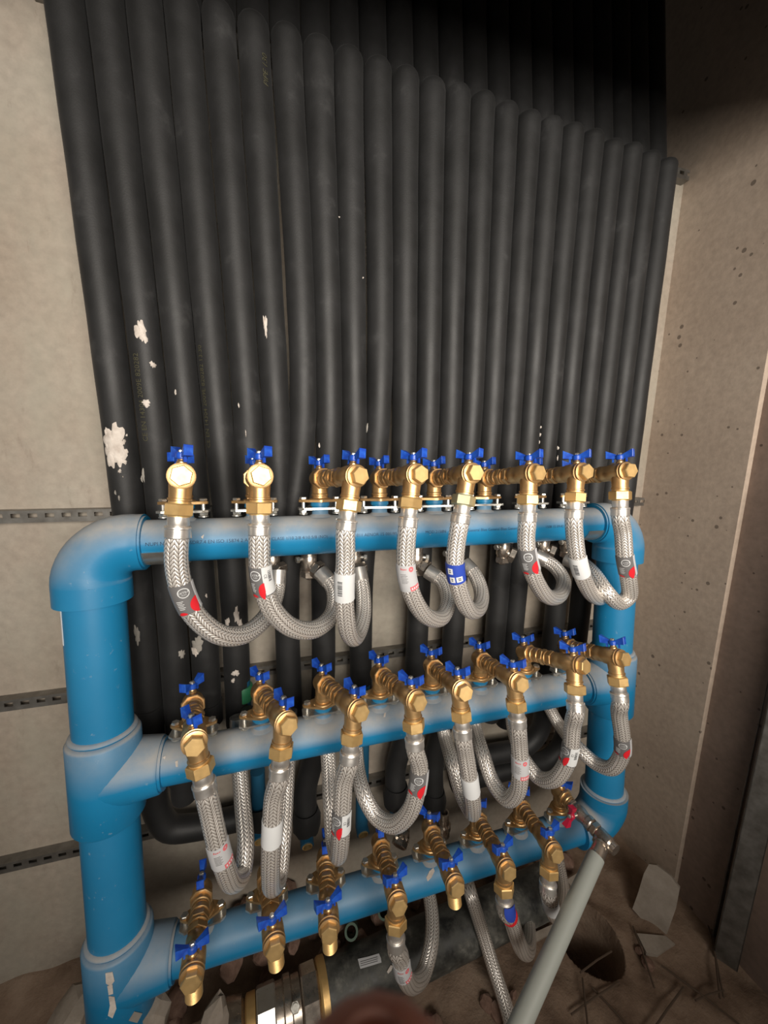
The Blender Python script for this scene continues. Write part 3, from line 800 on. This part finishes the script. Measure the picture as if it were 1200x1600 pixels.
R2 = [
 ('R', 1312, [(328,1265,.605),(338,1310,.605),(350,1352,.61),(363,1378,.63),(379,1365,.665),(384,1320,.69),(379,1255,.735),(374,1195,.768),(372,1120,.79)]),
 ('P', 1278, [(429,1240,.605),(425,1300,.605),(423,1355,.61),(425,1385,.63),(436,1370,.665),(442,1310,.69),(447,1240,.735),(450,1180,.768),(452,1110,.79)]),
 ('DW', 1260, [(538,1215,.605),(534,1270,.605),(532,1315,.61),(528,1335,.63),(521,1310,.665),(517,1260,.69),(514,1200,.738),(510,1150,.768),(508,1100,.79)]),
 ('D', 1198, [(655,1195,.605),(653,1225,.605),(642,1265,.61),(616,1288,.63),(588,1275,.66),(568,1240,.685),(558,1195,.738),(556,1150,.768),(556,1095,.79)]),
 ('P', 1210, [(727,1175,.605),(734,1220,.605),(739,1258,.615),(736,1268,.64),(721,1240,.675),(708,1195,.70),(695,1150,.765),(682,1090,.79)]),
 ('R', 1177, [(811,1160,.605),(813,1200,.605),(809,1235,.61),(792,1248,.63),(770,1222,.665),(755,1180,.695),(742,1135,.765),(732,1080,.79)]),
 ('DW', 1160, [(895,1130,.61),(892,1165,.612),(884,1195,.617),(866,1217,.63),(842,1215,.66),(820,1188,.69),(803,1145,.765),(795,1085,.79)]),
 ('D', 1148, [(967,1110,.61),(972,1150,.612),(971,1180,.617),(955,1200,.63),(930,1192,.66),(903,1168,.69),(872,1130,.77),(845,1080,.80)]),
]
R3 = {3: ('R', 1498, [(625,1492,.575),(630,1520,.577),(644,1537,.60),(662,1520,.63),(674,1475,.66),(675,1430,.70),(668,1385,.745),(655,1330,.79)]),
      5: ('T', 1412, [(797,1432,.575),(806,1460,.58),(816,1484,.595),(826,1482,.63),(826,1445,.69),(814,1385,.76)]),
      6: ('P', 1404, [(858,1395,.575),(860,1412,.577),(867,1430,.592),(877,1428,.625),(880,1390,.69),(870,1335,.76)])}
for r, rows in ((0, R1), (1, R2)):
    for i, (lab, ly, pts) in enumerate(rows):
        hose(pts, lab, 'braided hose with %s, under %s valve of %s row' % (LABTXT[lab], ORD[i], ROWN[r]), HOSE_START[(r, i)], ly=ly, L=.047 if r == 0 else .044)
for i, (lab, ly, pts) in R3.items():
    hose(pts, lab, 'short braided hose with %s, under %s valve of bottom row' % (LABTXT[lab], ORD[i]), HOSE_START[(2, i)], ly=ly, L=.036)
pf = [atz(735, 1395, .22), atz(752, 1450, .12), atz(772, 1515, .055), atz(790, 1570, .03), atz(802, 1615, .025), atz(812, 1660, .02)]
top = at(728, 1360, .80); top2 = at(722, 1325, .84)
hose([('w', *top2), ('w', *top)] + [('w', *p) for p in pf], None, 'long loose braided hose running down from behind the bottom pipe onto the dirt floor', end_ferrule=False)

# ------------------------------------------------------------------ black insulated pipes
RI = .0278
XT = [-.294 + .0571 * i for i in range(23)]
XM = [-.273,-.214,-.156,-.099,-.042,.014,.069,.124,.179,.234,.295,.351,.408,.463,.518,.572,.627,.683,.738,.794,.850,.906,.962]
PY = .85
CONT = {0:-.266,1:-.208,2:-.148,3:-.085,6:.030,7:.111,9:.202,11:.348,13:.45,15:.575,16:.631,18:.762,20:.851}
NTH = ['first','second','third','fourth','fifth','sixth','seventh','eighth','ninth','tenth','eleventh','twelfth','thirteenth','fourteenth','fifteenth','sixteenth','seventeenth','eighteenth','nineteenth','twentieth','twenty-first','twenty-second','rightmost']
ZB = [H + .745] * 23
for i in range(23): ZB[i] = H + .745 - .0011 * i + random.uniform(-.004, .004)
EL = {7: at(479, 1308, .838), 11: at(618, 1268, .838), 13: at(676, 1275, .838)}
ENDZ = {0:.43,1:.50,2:.70,3:.662,6:.640,7:EL[7].z + .062,9:.636,11:EL[11].z + .062,13:EL[13].z + .062,15:.55,16:.52,18:.45,20:.40}
LOWX = {k: p.x for k, p in EL.items()}
pipes = []; PLINE = []
def splat(pipe_i, px, py, w, h, mt, seed, parent, rough=.5, n=38):
    """irregular crust of plaster lying on the surface of one pipe"""
    rnd = random.Random(seed)
    c = at(px, py, PY - RI); line = PLINE[pipe_i]
    def ax(z):
        for (a, b_) in zip(line, line[1:]):
            if b_.z <= z <= a.z or b_.z >= z >= a.z:
                k = (z - a.z) / (b_.z - a.z + 1e-9); return a.lerp(b_, k)
        return line[0] if z > line[0].z else line[-1]
    p0 = ax(c.z); a0 = math.asin(max(-.95, min(.95, (c.x - p0.x) / RI)))
    b = MB(); vs = []; fs = []; R = 5
    q1, q2, q3 = [rnd.uniform(0, 6.28) for _ in range(3)]
    prof = [.92 + rough * (.16 * sin(2*2*pi*k/n + q1) + .14 * sin(3*2*pi*k/n + q2) + .13 * sin(7*2*pi*k/n + q3) + .22 * (rnd.random() - .5)) for k in range(n)]
    for j in range(R + 1):
        q = j / R
        for k in range(n):
            a = 2 * pi * k / n; rr = q * prof[k]
            u = rr * w / 2 * cos(a); v = rr * h / 2 * sin(a)
            z = c.z + v; p = ax(z); an = a0 + u / RI
            th = (.0022 * (1 - q * q) + .0006 * rnd.random() * (1 - q) - .0003 * (j == R)) + .0003
            vs.append((p.x + (RI + th) * sin(an), p.y - (RI + th) * cos(an), z))
    for j in range(R):
        for k in range(n): fs.append((j*n+k, j*n+(k+1) % n, (j+1)*n+(k+1) % n, (j+1)*n+k))
    b.add(vs, fs); return b.build('plaster_splat', mt, parent, 60)
for i in range(23):
    zb = ZB[i]; xt, xm = XT[i], XM[i]
    dx = (xm - xt) / .70
    pts = [V((xt - dx * .03, PY, zb)), V((xt, PY, zb - .05)), V((xm, PY, H + .06)), ]
    if i in CONT:
        xc = CONT[i]; pts += [V((xc, PY, H - .26))]
        ze = ENDZ[i]
        if i in LOWX: pts += [V((xc + (LOWX[i] - xc) * .2, PY, .62)), V((LOWX[i], PY, .45)), V((LOWX[i], .838, ze))]
        elif i == 0: pts += [V((xc, PY, .60)), V((xc - .002, PY, .50)), V((xc + .022, PY - .002, .435)), V((xc + .075, PY, .418)), V((xc + .16, PY, .415)), V((xc + .222, PY, .415))]
        elif i in (18, 20):
            zz = .43 if i == 18 else .365
            pts += [V((xc, PY, zz + .12)), V((xc - .012, PY, zz + .04)), V((xc - .06, PY, zz)), V((xc - .16, PY, zz)), V((.47, PY, zz))]
        else: pts += [V((xc, PY, ze))]
    else:
        pts += [V((xm, PY, H - .185))]
    PLINE.append(pts)
    fr = spline(pts, .010) if i in CONT else None
    if fr is None:
        q = [pts[0]]
        for a, b_ in zip(pts, pts[1:]):
            n = max(2, int((b_ - a).length / .03))
            for k in range(1, n + 1): q.append(a.lerp(b_, k / n))
        fr = frames(q)
    # rounded shoulder at the top, slightly rounded lower end
    f0 = fr[0]; Lt = fr[-1][4]
    add = []
    for d in (.0005, .002, .005, .010, .016):
        add.append((f0[0] + f0[1] * d, f0[1], f0[2], f0[3], d))
    fr = add + [f for f in fr if f[4] > .02 and f[4] < Lt - .012]
    g = fr[-1]; e_ = V(pts[-1])
    for d in (.006, .002, 0): fr.append((e_ - g[1] * d, g[1], g[2], g[3], Lt - d))
    sh = {.0005: .35, .002: .62, .005: .83, .010: .95}
    ph1, ph2 = random.uniform(0, 6), random.uniform(0, 6)
    def rad(s, k, Lt=Lt, ph1=ph1, ph2=ph2):
        q = sh.get(s, 1.0)
        if s >= Lt - .0005: q = .80
        elif s >= Lt - .003: q = .95
        return RI * q * (1 + .010 * sin(s * 31 + ph1) + .008 * sin(s * 13 + ph2))
    b = MB(); b.tube(fr, rad, 22)
    o = b.build('insulated_pipe', MT['foam'], smooth=50)
    tag(o, 'black foam insulated pipe, %s from the left on the back wall' % NTH[i] if i < 22 else 'rightmost black foam insulated pipe in the bank on the back wall', 'insulated pipe', 'black insulated pipes')
    pipes.append(o)
    # section above the bend, leaning back into the shaft
    p = V((xt - dx * .03, PY + .028, zb - .022)); d = V((0, sin(radians(9)), cos(radians(9))))
    q = [p + d * s for s in (0, .008, .018, .03, .05, .09, .15, .22, .30, .40, .52)]
    b = MB(); b.tube(frames(q), lambda s, k: RI * (.55, .80, .93, .99, 1.01, 1, 1, 1, 1, 1, 1)[k], 20)
    b.build('upper_insulation', MT['foam'], o, 50)
    if i in (0, 1, 2):
        pz = {0: [.745, .62], 1: [.60], 2: [.735]}[i]
        for z in pz:
            xx = CONT[i]; bb = MB(); bb.lathe([(RI, 0), (RI + .0022, .001), (RI + .0022, .05), (RI, .051)], 24, T(xx, PY, z - .05)); bb.build('foam_collar', MT['foam'], o)

# lettering printed along the fourth pipe
def pipe_text(i, s, px, py, size):
    ln = PLINE[i]
    c = at(px, py, PY - RI)
    def fn(x, y):
        z = c.z + x; a, b_ = ln[1], ln[2]; k = (z - a.z) / (b_.z - a.z); p = a.lerp(b_, k)
        an = math.asin(max(-.95, min(.95, (c.x - a.lerp(b_, (c.z - a.z) / (b_.z - a.z)).x) / RI))) - y / RI
        r = RI + .0007; return V((p.x + r * sin(an), p.y - r * cos(an), z))
    put(text_mesh(s, size, fn, 'printed_text', MT['olive'], None), 'printed_text', pipes[i])
pipe_text(3, 'CE EN 14304 2009E 820282 13:30', 326, 700, .0135)
pipe_text(1, 'CE EN 14304 2009E 820282', 228, 690, .0135)
pipe_text(5, 'PIPE 130', 416, 130, .0135)

PW = .00118
for k, (i, px, py, w, h, mt) in enumerate([
    (0,177,688,30,56,'plaster'),(0,186,712,20,36,'plaster'),(0,172,706,24,44,'plaster'),(0,193,690,5,8,'plaster'),(0,197,705,4,7,'plaster'),(0,195,722,4,9,'plaster'),(0,187,736,5,7,'plaster'),(0,165,676,6,10,'plaster'),(0,196,680,3,4,'plaster'),(0,192,745,2,3,'plaster'),(0,180,770,2,9,'dusty'),(0,186,778,3,8,'dusty'),(1,219,516,15,32,'plaster'),(1,224,526,10,20,'plaster'),(1,238,569,9,10,'plaster'),(1,228,630,14,11,'plaster'),
    (5,415,510,6,34,'plaster'),(5,413,503,5,20,'plaster'),(2,274,613,3,9,'plaster'),(4,373,633,2,8,'plaster'),(4,384,677,2,12,'plaster'),
    (3,370,962,9,38,'plaster'),(3,376,978,9,22,'plaster'),(3,355,973,9,18,'plaster'),(3,368,1052,13,14,'plaster'),(3,364,1064,7,10,'plaster'),
    (2,308,1008,20,34,'dusty'),(2,304,1018,16,24,'plaster'),(0,214,992,9,34,'dusty'),(1,283,1025,12,18,'dusty'),(2,322,932,4,8,'plaster'),
    (17,832,678,5,9,'plaster'),(17,826,690,4,7,'plaster'),(18,872,700,5,10,'plaster'),(18,862,716,3,14,'plaster'),(17,848,667,6,5,'plaster'),
    (7,500,696,3,9,'plaster'),(1,222,742,4,26,'dusty'),(1,210,750,3,14,'dusty'),(9,577,668,3,20,'dusty'),(8,568,432,2,3,'plaster'),(9,533,332,2,2,'plaster')]):
    if i == 9 and px == 533: i = 8
    splat(i, px, py, w * PW, h * PW, MT[mt], k * 7 + 1, pipes[i], .9)

# bare pipe ends below the insulation
def bare(name, i, prof, mt, label, cat, px=None):
    pass
for (px, py, Y, kind, lab) in [
    (380, 1075, .845, 'green', 'blue and green bare pipe end under the fourth insulated pipe'),
    (452, 1078, .845, 'blue', 'short blue bare pipe end below the black foam left of the third middle valve'),
    (570, 1062, .845, 'blue', 'blue bare pipe end behind the third middle row valve')]:
    p = at(px, py, Y)
    b = MB(); b.lathe([(.0155, -.06), (.0155, .02)], 20, T(*p)); o = b.build('pipe_end', MT['blue_dark']); tag(o, lab, 'pipe end', 'bare pipe ends')
    if kind == 'green':
        b = MB(); b.lathe([(.0195, -.028), (.0205, -.026), (.0205, .006), (.019, .008)], 22, T(*p)); b.build('socket', MT['green'], o)
        b = MB(); b.lathe([(.006, 0), (.0185, 0), (.0185, .018), (.006, .018)], 20, axis_M(p + V((.012, -.028, -.045)), V((-.2, -1, .1)))); b.build('rubber_plug', MT['foam'], o)
def blue_elbow(px, py, Y, label, d=(0, -1, -.25), rag=True, up=.075):
    p = at(px, py, Y); root = empty('pipe_elbow', T(*p), label, 'pipe end', 'open blue elbows')
    b = MB(); b.lathe([(.0165, .0), (.0165, up)], 20); b.lathe([(.002, -.0145), (.010, -.0125), (.0150, -.006), (.0165, 0)], 20)
    b.build('elbow_body', MT['blue_dark'], root)
    dv = V(d).normalized(); M = axis_M(V((0, 0, 0)), dv)
    b = MB(); b.lathe([(.0165, 0), (.0165, .020), (.0125, .0205)], 20, M, cap=False); b.build('socket', MT['blue_dark'], root)
    b = MB(); b.lathe([(.0005, .006), (.0100, .006), (.0100, .0225), (.0128, .0225), (.0128, .004)], 20, M, cap=False); b.build('thread_insert', MT['brass_m'], root)
    if rag:
        b = MB(); rnd = random.Random(px); n = 20; vs = []; fs = []
        for k in range(n):
            a = 2*pi*k/n
            for rr, z in ((.0287, .085), (.0335 + .003*rnd.random(), .062), (.0320 + .004*rnd.random(), .035 - .010*rnd.random()), (.018, .034)): vs.append((rr*cos(a), rr*sin(a), z))
        for k in range(n):
            for j in range(3): fs.append((4*k+j, 4*((k+1) % n)+j, 4*((k+1) % n)+j+1, 4*k+j+1))
        b.add(vs, fs); b.build('torn_insulation', MT['foam'], root, 60)
    return root
blue_elbow(479, 1308, .838, 'open blue elbow with brass thread below the torn black foam')
blue_elbow(565, 1290, .838, 'open blue elbow peeking out right of the third middle hose', rag=False, up=.41)
blue_elbow(406, 1300, .838, 'open blue elbow half hidden behind the second middle hose', up=.17)
blue_elbow(618, 1268, .838, 'blue elbow inside the loop of the fourth middle hose')
blue_elbow(676, 1275, .838, 'blue elbow behind the fifth bottom valve')
p = at(693, 1290, .80)
b = MB(); b.lathe([(.012, -.03), (.0175, -.028), (.0175, -.008), (.0195, -.006), (.0195, .006), (.0150, .010), (.0135, .022), (.0135, .042), (.0095, .042), (.0095, .02)], 20, T(*p))
tag(b.build('threaded_fitting', MT['nickel']), 'upright nickel fitting with open thread beside the fifth bottom valve', 'fitting')

# nickel angle fittings at the hose ends under the top blue pipe
def nickel(px, py, Y, hx, label, bolt=1):
    p = at(px, py, Y); root = empty('angle_fitting', T(*p), label, 'fitting', 'nickel angle fittings')
    b = MB(); b.lathe([(.0120, .05), (.0150, .048), (.0150, .020), (.0165, .018), (.0165, -.010), (.0140, -.014), (.0140, -.016)][::-1], 22); b.build('fitting_body', MT['nickel'], root)
    b = MB(); b.lathe(hexp(.0180, -.030, -.016), 6); b.lathe([(.004, -.037), (.008, -.034), (.009, -.030)], 14); b.build('bottom_cap', MT['nickel'], root)
    d = V((hx, -.55, -.35)).normalized(); M = axis_M(V((0, 0, -.002)), d)
    b = MB(); b.lathe([(.0125, .0), (.0125, .02)], 18, M); b.lathe(hexp(.0195, .016, .030), 6, M); b.build('side_nut', MT['nickel'], root)
    b = MB(); M = axis_M(V((0, 0, .012)), V((-bolt, -.35, 0))); b.lathe([(.0045, 0), (.0045, .026)], 10, M); b.lathe(hexp(.0075, .022, .030), 6, M); b.build('bleed_screw', MT['steel'], root)
nickel(425, 880, .812, .5, 'nickel angle fitting behind the second top hose')
nickel(483, 880, .812, .6, 'nickel angle fitting left of the third top hose, with bleed screw')
nickel(553, 878, .812, .3, 'nickel angle fitting behind the third top hose', -1)
nickel(650, 878, .812, .6, 'nickel angle fitting behind the fourth top hose', -1)
nickel(708, 870, .812, .5, 'nickel angle fitting behind the fifth top hose')
nickel(786, 860, .812, .8, 'nickel angle fitting hanging between the fifth and sixth top hoses')
nickel(848, 855, .812, .8, 'nickel angle fitting between the sixth and seventh top hoses')
nickel(885, 852, .815, .5, 'nickel angle fitting behind the seventh top hose')
nickel(630, 1300, .775, -.5, 'nickel angle fitting beside the fourth bottom valve, below a hose loop')

# ------------------------------------------------------------------ things on the floor
pa = V((.090, .690, .062)); pb = V((.755, .735, .062))
b = MB(); d = pb - pa; n = 30
b.lathe([(.048, 0), (.058, 0), (.058, d.length), (.048, d.length)], 32, axis_M(pa, d), cap=False)
bp = tag(b.build('drain_main', MT['black_pipe']), 'thick dusty black pipe lying on the floor below the rack', 'pipe')
Mp = axis_M(pa, d); 
def on_main(px, py):
    # nearest point on the pipe surface along the view ray
    rd = ray(px, py).normalized(); ax = d.normalized(); w0 = CAM - pa
    A2 = rd - ax * rd.dot(ax); B2 = w0 - ax * w0.dot(ax); a = A2.dot(A2); bb = 2*A2.dot(B2); c = B2.dot(B2) - .0585**2
    disc = bb*bb - 4*a*c
    return CAM + rd * ((-bb - math.sqrt(max(0, disc))) / (2*a))
def main_patch(pl, th, mt, name):
    b = MB(); g = [on_main(*q) for q in pl]; nrm = []
    ax = d.normalized()
    for p in g:
        w0 = p - pa; nrm.append((w0 - ax * w0.dot(ax)).normalized())
    k = len(g); vs = [p + q * .0002 for p, q in zip(g, nrm)] + [p + q * th for p, q in zip(g, nrm)]
    b.add(vs, [tuple(range(k, 2*k)), tuple(range(k-1, -1, -1))] + [(i, (i+1) % k, k + (i+1) % k, k + i) for i in range(k)])
    return b.build(name, mt, bp, 0)
lb = main_patch([(559,1499),(576,1495),(592,1490),(595,1497),(596,1504),(580,1509),(563,1514),(561,1507)], .0012, MT['pale_label'], 'paper_sticker')
for k in range(3): main_patch([(563,1503+k*3.2),(590,1495+k*3.2),(590,1496+k*3.2),(563,1504+k*3.2)], .0016, MT['grey_label'], 'print_line')
main_patch([(604,1518),(610,1508),(614,1509),(611,1516),(606,1521)], .003, MT['plaster'], 'plaster_splat')

# big brass and nickel valve at the left end of that pipe
vr = empty('main_valve', T(pa.x, pa.y, pa.z), 'large brass and nickel valve at the end of the thick black floor pipe', 'valve')
bpy.context.view_layer.update()
Mv = axis_M(V((0, 0, 0)), -d)
def vp(name, prof, mt, n=32, ph=0, M=None):
    b = MB(); b.lathe([(q * .86, h) for q, h in prof], n, M or Mv, ph); return b.build(name, mt, vr, 30)
vp('end_ring', [(.060, -.004), (.072, -.002), (.073, .012), (.070, .016), (.062, .018)], MT['brass_m'])
vp('union_nut', hexp(.070, .018, .055, .003), MT['nickel'], 8, .2)
vp('sleeve', [(.055, .055), (.060, .058), (.060, .075), (.066, .078), (.066, .092), (.060, .095), (.060, .110)], MT['nickel'])
vp('union_nut', hexp(.068, .110, .150, .003), MT['steel'], 8, .5)
vp('collar', [(.050, .150), (.061, .152), (.061, .170), (.055, .173)], MT['brass_m'])
vp('body', [(.050, .173), (.064, .180), (.070, .205), (.070, .230), (.060, .250), (.050, .255), (.050, .300)], MT['nickel'])
p = at(441, 1530, .62)
b = MB(); b.lathe([(.006, 0), (.006, .02)], 12); b.lathe(hexp(.0105, .006, .015), 6)
o = b.build('drain_plug', MT['steel'], vr, 30); o.matrix_parent_inverse = vr.matrix_world.inverted(); o.matrix_basis = axis_M(pa - d.normalized() * .07 + V((0, -.03, .055)), V((0, -.5, .85)))

def green_end(px, py, label):
    p = atz(px, py, .125)
    b = MB(); M = axis_M(p, V((-.15, -.65, .75)))
    b.lathe([(.011, -.05), (.0165, -.05), (.0165, .008), (.0115, .008), (.0115, -.045)], 22, M, cap=False)
    tag(b.build('pipe_end', MT['green_dark']), label, 'pipe end', 'open green pipe ends')
green_end(600, 1424, 'open dark green pipe end in the rubble left of the fourth bottom valve')
green_end(549, 1455, 'open dark green pipe end in the rubble right of the third bottom valve')

def stone(pos, size, mt, label, seed, group=None, flat=1.0, name='rubble_stone', rz=0):
    rnd = random.Random(seed); b = MB()
    import bmesh
    bm = bmesh.new(); bmesh.ops.create_icosphere(bm, subdivisions=2, radius=1)
    pl = [V((rnd.gauss(0, 1), rnd.gauss(0, 1), rnd.gauss(0, 1))).normalized() for _ in range(9)]
    dd = [rnd.uniform(.55, .85) for _ in pl]
    for v in bm.verts:
        c = v.co.copy(); k = 1
        for n_, q in zip(pl, dd):
            s = c.dot(n_)
            if s > q: k = min(k, q / s)
        c *= k; v.co = V((c.x * size[0], c.y * size[1], c.z * size[2]))
    me = bpy.data.meshes.new(name); bm.to_mesh(me); bm.free(); me.materials.append(mt)
    me.shade_smooth(); me.set_sharp_from_angle(angle=radians(22))
    o = bpy.data.objects.new(name, me); C.objects.link(o); o.location = pos; o.rotation_euler = (rnd.uniform(-.3, .3), rnd.uniform(-.3, .3), rz or rnd.uniform(0, 6))
    return tag(o, label, 'stone', group)
def slab(name, px_poly, origin, n, th, mt, label):
    """flat broken piece: outline laid on its own plane through origin with normal n"""
    o0 = V(origin); n = V(n).normalized(); g = []
    for q in px_poly:
        rd = ray(*q); t = (o0 - CAM).dot(n) / rd.dot(n); g.append(CAM + rd * t)
    if n.dot(CAM - o0) < 0: n = -n
    k = len(g); b = MB(); vs = g + [p - n * th for p in g]
    b.add(vs, [tuple(range(k)), tuple(range(2*k-1, k-1, -1))] + [((i+1) % k, i, k + i, k + (i+1) % k) for i in range(k)])
    return tag(b.build(name, mt, None, 0), label, 'slab', None)
so = atz(1035, 1462, .0)
slab('stone_slab', [(1014,1350),(1026,1352),(1047,1368),(1062,1388),(1056,1420),(1042,1460),(1020,1456),(988,1420),(997,1395),(1006,1365)], so, (-.80, -.42, .42), .014, MT['stone_grey'], 'flat broken slab leaning against the right wall')
so = atz(1030, 1475, .012)
slab('stone_slab', [(995,1458),(1040,1462),(1055,1475),(1028,1492),(1010,1488)], so, (-.05, -.1, 1), .012, MT['stone_grey'], 'small flat slab lying in front of the leaning slab')
so = atz(875, 1385, .03)
slab('stone_slab', [(885,1375),(905,1362),(912,1372),(893,1385)], atz(898, 1374, .03), (0, -.3, 1), .01, MT['stone_grey'], 'small pale chip between the hose and the grey drain pipe')
slab('stone_slab', [(828,1460),(868,1442),(872,1452),(836,1472)], atz(850, 1456, .02), (0, -.3, 1), .012, MT['stone_grey'], 'long pale chip right of the red taped hose')

stone(at(118, 1590, .72), (.055, .045, .05), MT['stone_grey'], 'grey angular stone at the foot of the left riser', 3)
stone(at(150, 1592, .69), (.03, .03, .035), MT['stone_grey'], 'smaller pale stone wedged against the left riser', 5)
stone(at(238, 1580, .66), (.034, .03, .062), MT['stone_grey'], 'upright grey stone right of the left riser', 8, rz=.3)
stone(at(335, 1592, .655), (.036, .018, .055), MT['stone_grey'], 'rounded flat grey stone standing below the first bottom valve', 21, rz=.2)
stone(atz(690, 1290, .05), (.03, .03, .02), MT['stone'], 'dark stone behind the fifth bottom valve', 12)
rnd = random.Random(4)
k = 0
while k < 62:
    x = rnd.uniform(-.30, .95); y = rnd.uniform(.55, .90)
    if abs(y - (pa.y + (x - pa.x) * .047)) < .085 and -.2 < x < 1.0: continue
    if hypot(x - hole.x, y - hole.y) < .12: continue
    s = rnd.uniform(.012, .036)
    stone(V((x, y, fz(x, y) + s * .25)), (s, s * rnd.uniform(.6, 1), s * rnd.uniform(.45, .8)), MT['stone'], 'loose brown rubble stone on the dirt floor under the rack', 100 + k, 'loose brown rubble stones'); k += 1
k = 0
while k < 30:      # heap under the left half of the bottom pipe
    x = rnd.uniform(-.20, .32); y = rnd.uniform(.755, .89); s = rnd.uniform(.022, .045)
    stone(V((x, y, .045 + s * .3 + .05 * rnd.random())), (s, s * .8, s * .7), MT['stone'], 'brown rubble chunk heaped behind the large floor valve', 300 + k, 'heaped rubble chunks'); k += 1
for k in range(10):
    a = atz(rnd.uniform(890, 1120), rnd.uniform(1480, 1590), .012); an = rnd.uniform(0, pi); L = rnd.uniform(.04, .09)
    dv = V((cos(an), sin(an), 0)) * L
    b = MB(); b.tube(frames([a - dv, a + V((0, 0, .004)), a + dv]), .0022, 6)
    tag(b.build('twig', MT['twig']), 'thin dry twig on the dirt floor at the lower right', 'twig', 'dry twigs')

# ------------------------------------------------------------------ photographer's finger at the lower edge
def cpt(px, py, z): return CAM + ray(px, py) * z
tip = cpt(583, 1714, .050)
k1 = tip - UP * .022 + FWD * .004; k2 = k1 - UP * .020 - FWD * .012; k3 = k2 - UP * .018 - FWD * .026
hand_v = [tip + UP * .0025, tip - UP * .006, k1, k2, k3]
rads = [.0130, .0148, .0130, .0118, .0114]
edges = [(0,1),(1,2),(2,3),(3,4)]
palm = k3 - UP * .030 - FWD * .016 + RIGHT * .014
wrist = palm - UP * .050 - FWD * .014 + RIGHT * .012
hand_v += [palm, wrist, wrist - UP * .09 - FWD * .03 + RIGHT * .02]; rads += [.024, .022, .026]
edges += [(4,5),(5,6),(6,7)]
for j, off in enumerate((.020, .039, .056)):
    base = k3 + RIGHT * off - UP * (.004 + .004 * j)
    q = [base, base + FWD * .024 + UP * .008, base + FWD * .040 - UP * .008, base + FWD * .034 - UP * .024]
    bi = len(hand_v); hand_v += q; rads += [.0100, .0088, .0080, .0068]
    edges += [(5, bi), (bi, bi+1), (bi+1, bi+2), (bi+2, bi+3)]
tb = palm - RIGHT * .024 + UP * .004; q = [tb, tb - RIGHT * .018 + UP * .016 + FWD * .012, tb - RIGHT * .026 + UP * .036 + FWD * .020, tb - RIGHT * .028 + UP * .052 + FWD * .020]
bi = len(hand_v); hand_v += q; rads += [.014, .0115, .0100, .0085]; edges += [(5, bi), (bi, bi+1), (bi+1, bi+2), (bi+2, bi+3)]
me = bpy.data.meshes.new('hand'); me.from_pydata([tuple(p) for p in hand_v], edges, []); me.materials.append(MT['skin'])
o = bpy.data.objects.new('hand', me); C.objects.link(o)
mo = o.modifiers.new('skin', 'SKIN'); mo.use_smooth_shade = True
for v, r in zip(me.skin_vertices[0].data, rads): v.radius = (r, r)
for v in me.skin_vertices[0].data: v.use_root = False
me.skin_vertices[0].data[5].use_root = True
ms = o.modifiers.new('sub', 'SUBSURF'); ms.levels = 2; ms.render_levels = 2
hand = tag(o, "out of focus fingertip of the photographer's hand at the lower edge", 'hand')
b = MB(); vs = []; fs = []
for j in range(5):
    for k in range(7):
        u = (k - 3) / 3; v = j / 4
        vs.append(tip - UP * (.0075 - .0105 * v) + RIGHT * (.0052 * u * (1 - .25 * v * v)) + FWD * (.0072 * math.sqrt(max(.05, 1 - .55 * u * u)) * (1 - .15 * v) + .0006))
for j in range(4):
    for k in range(6): fs.append((j*7+k, j*7+k+1, (j+1)*7+k+1, (j+1)*7+k))
b.add(vs, fs); b.build('fingernail', MT['nail'], hand)

pm = Matrix.Identity(4)  # phone added out of view, blocks the light from the finger
for i in range(3): pm[i][0] = RIGHT[i]; pm[i][1] = UP[i]; pm[i][2] = -FWD[i]; pm[i][3] = (CAM + UP * -.055 + RIGHT * .024 - FWD * .004)[i]
shade_phone = empty('phone', pm, 'dark unseen phone added behind the camera to shade the fingertip', 'phone')
b = MB(); w_, h_, r_ = .0355, .073, .010; pl = []
for cx, cy, a0 in ((w_-r_, h_-r_, 0), (-w_+r_, h_-r_, 90), (-w_+r_, -h_+r_, 180), (w_-r_, -h_+r_, 270)):
    for k in range(7): a = radians(a0 + 15*k); pl.append((cx + r_*cos(a), cy + r_*sin(a)))
b.prism(pl, .0005, .0085); o = b.build('phone_body', mat('phone_shell', (.03, .03, .035), .4), shade_phone, 30)
b = MB(); b.prism([(x*.95, y*.965) for x, y in pl], .0085, .0088); b.build('screen', mat('phone_glass', (.01, .01, .01), .6, 0, .1), shade_phone, 30)
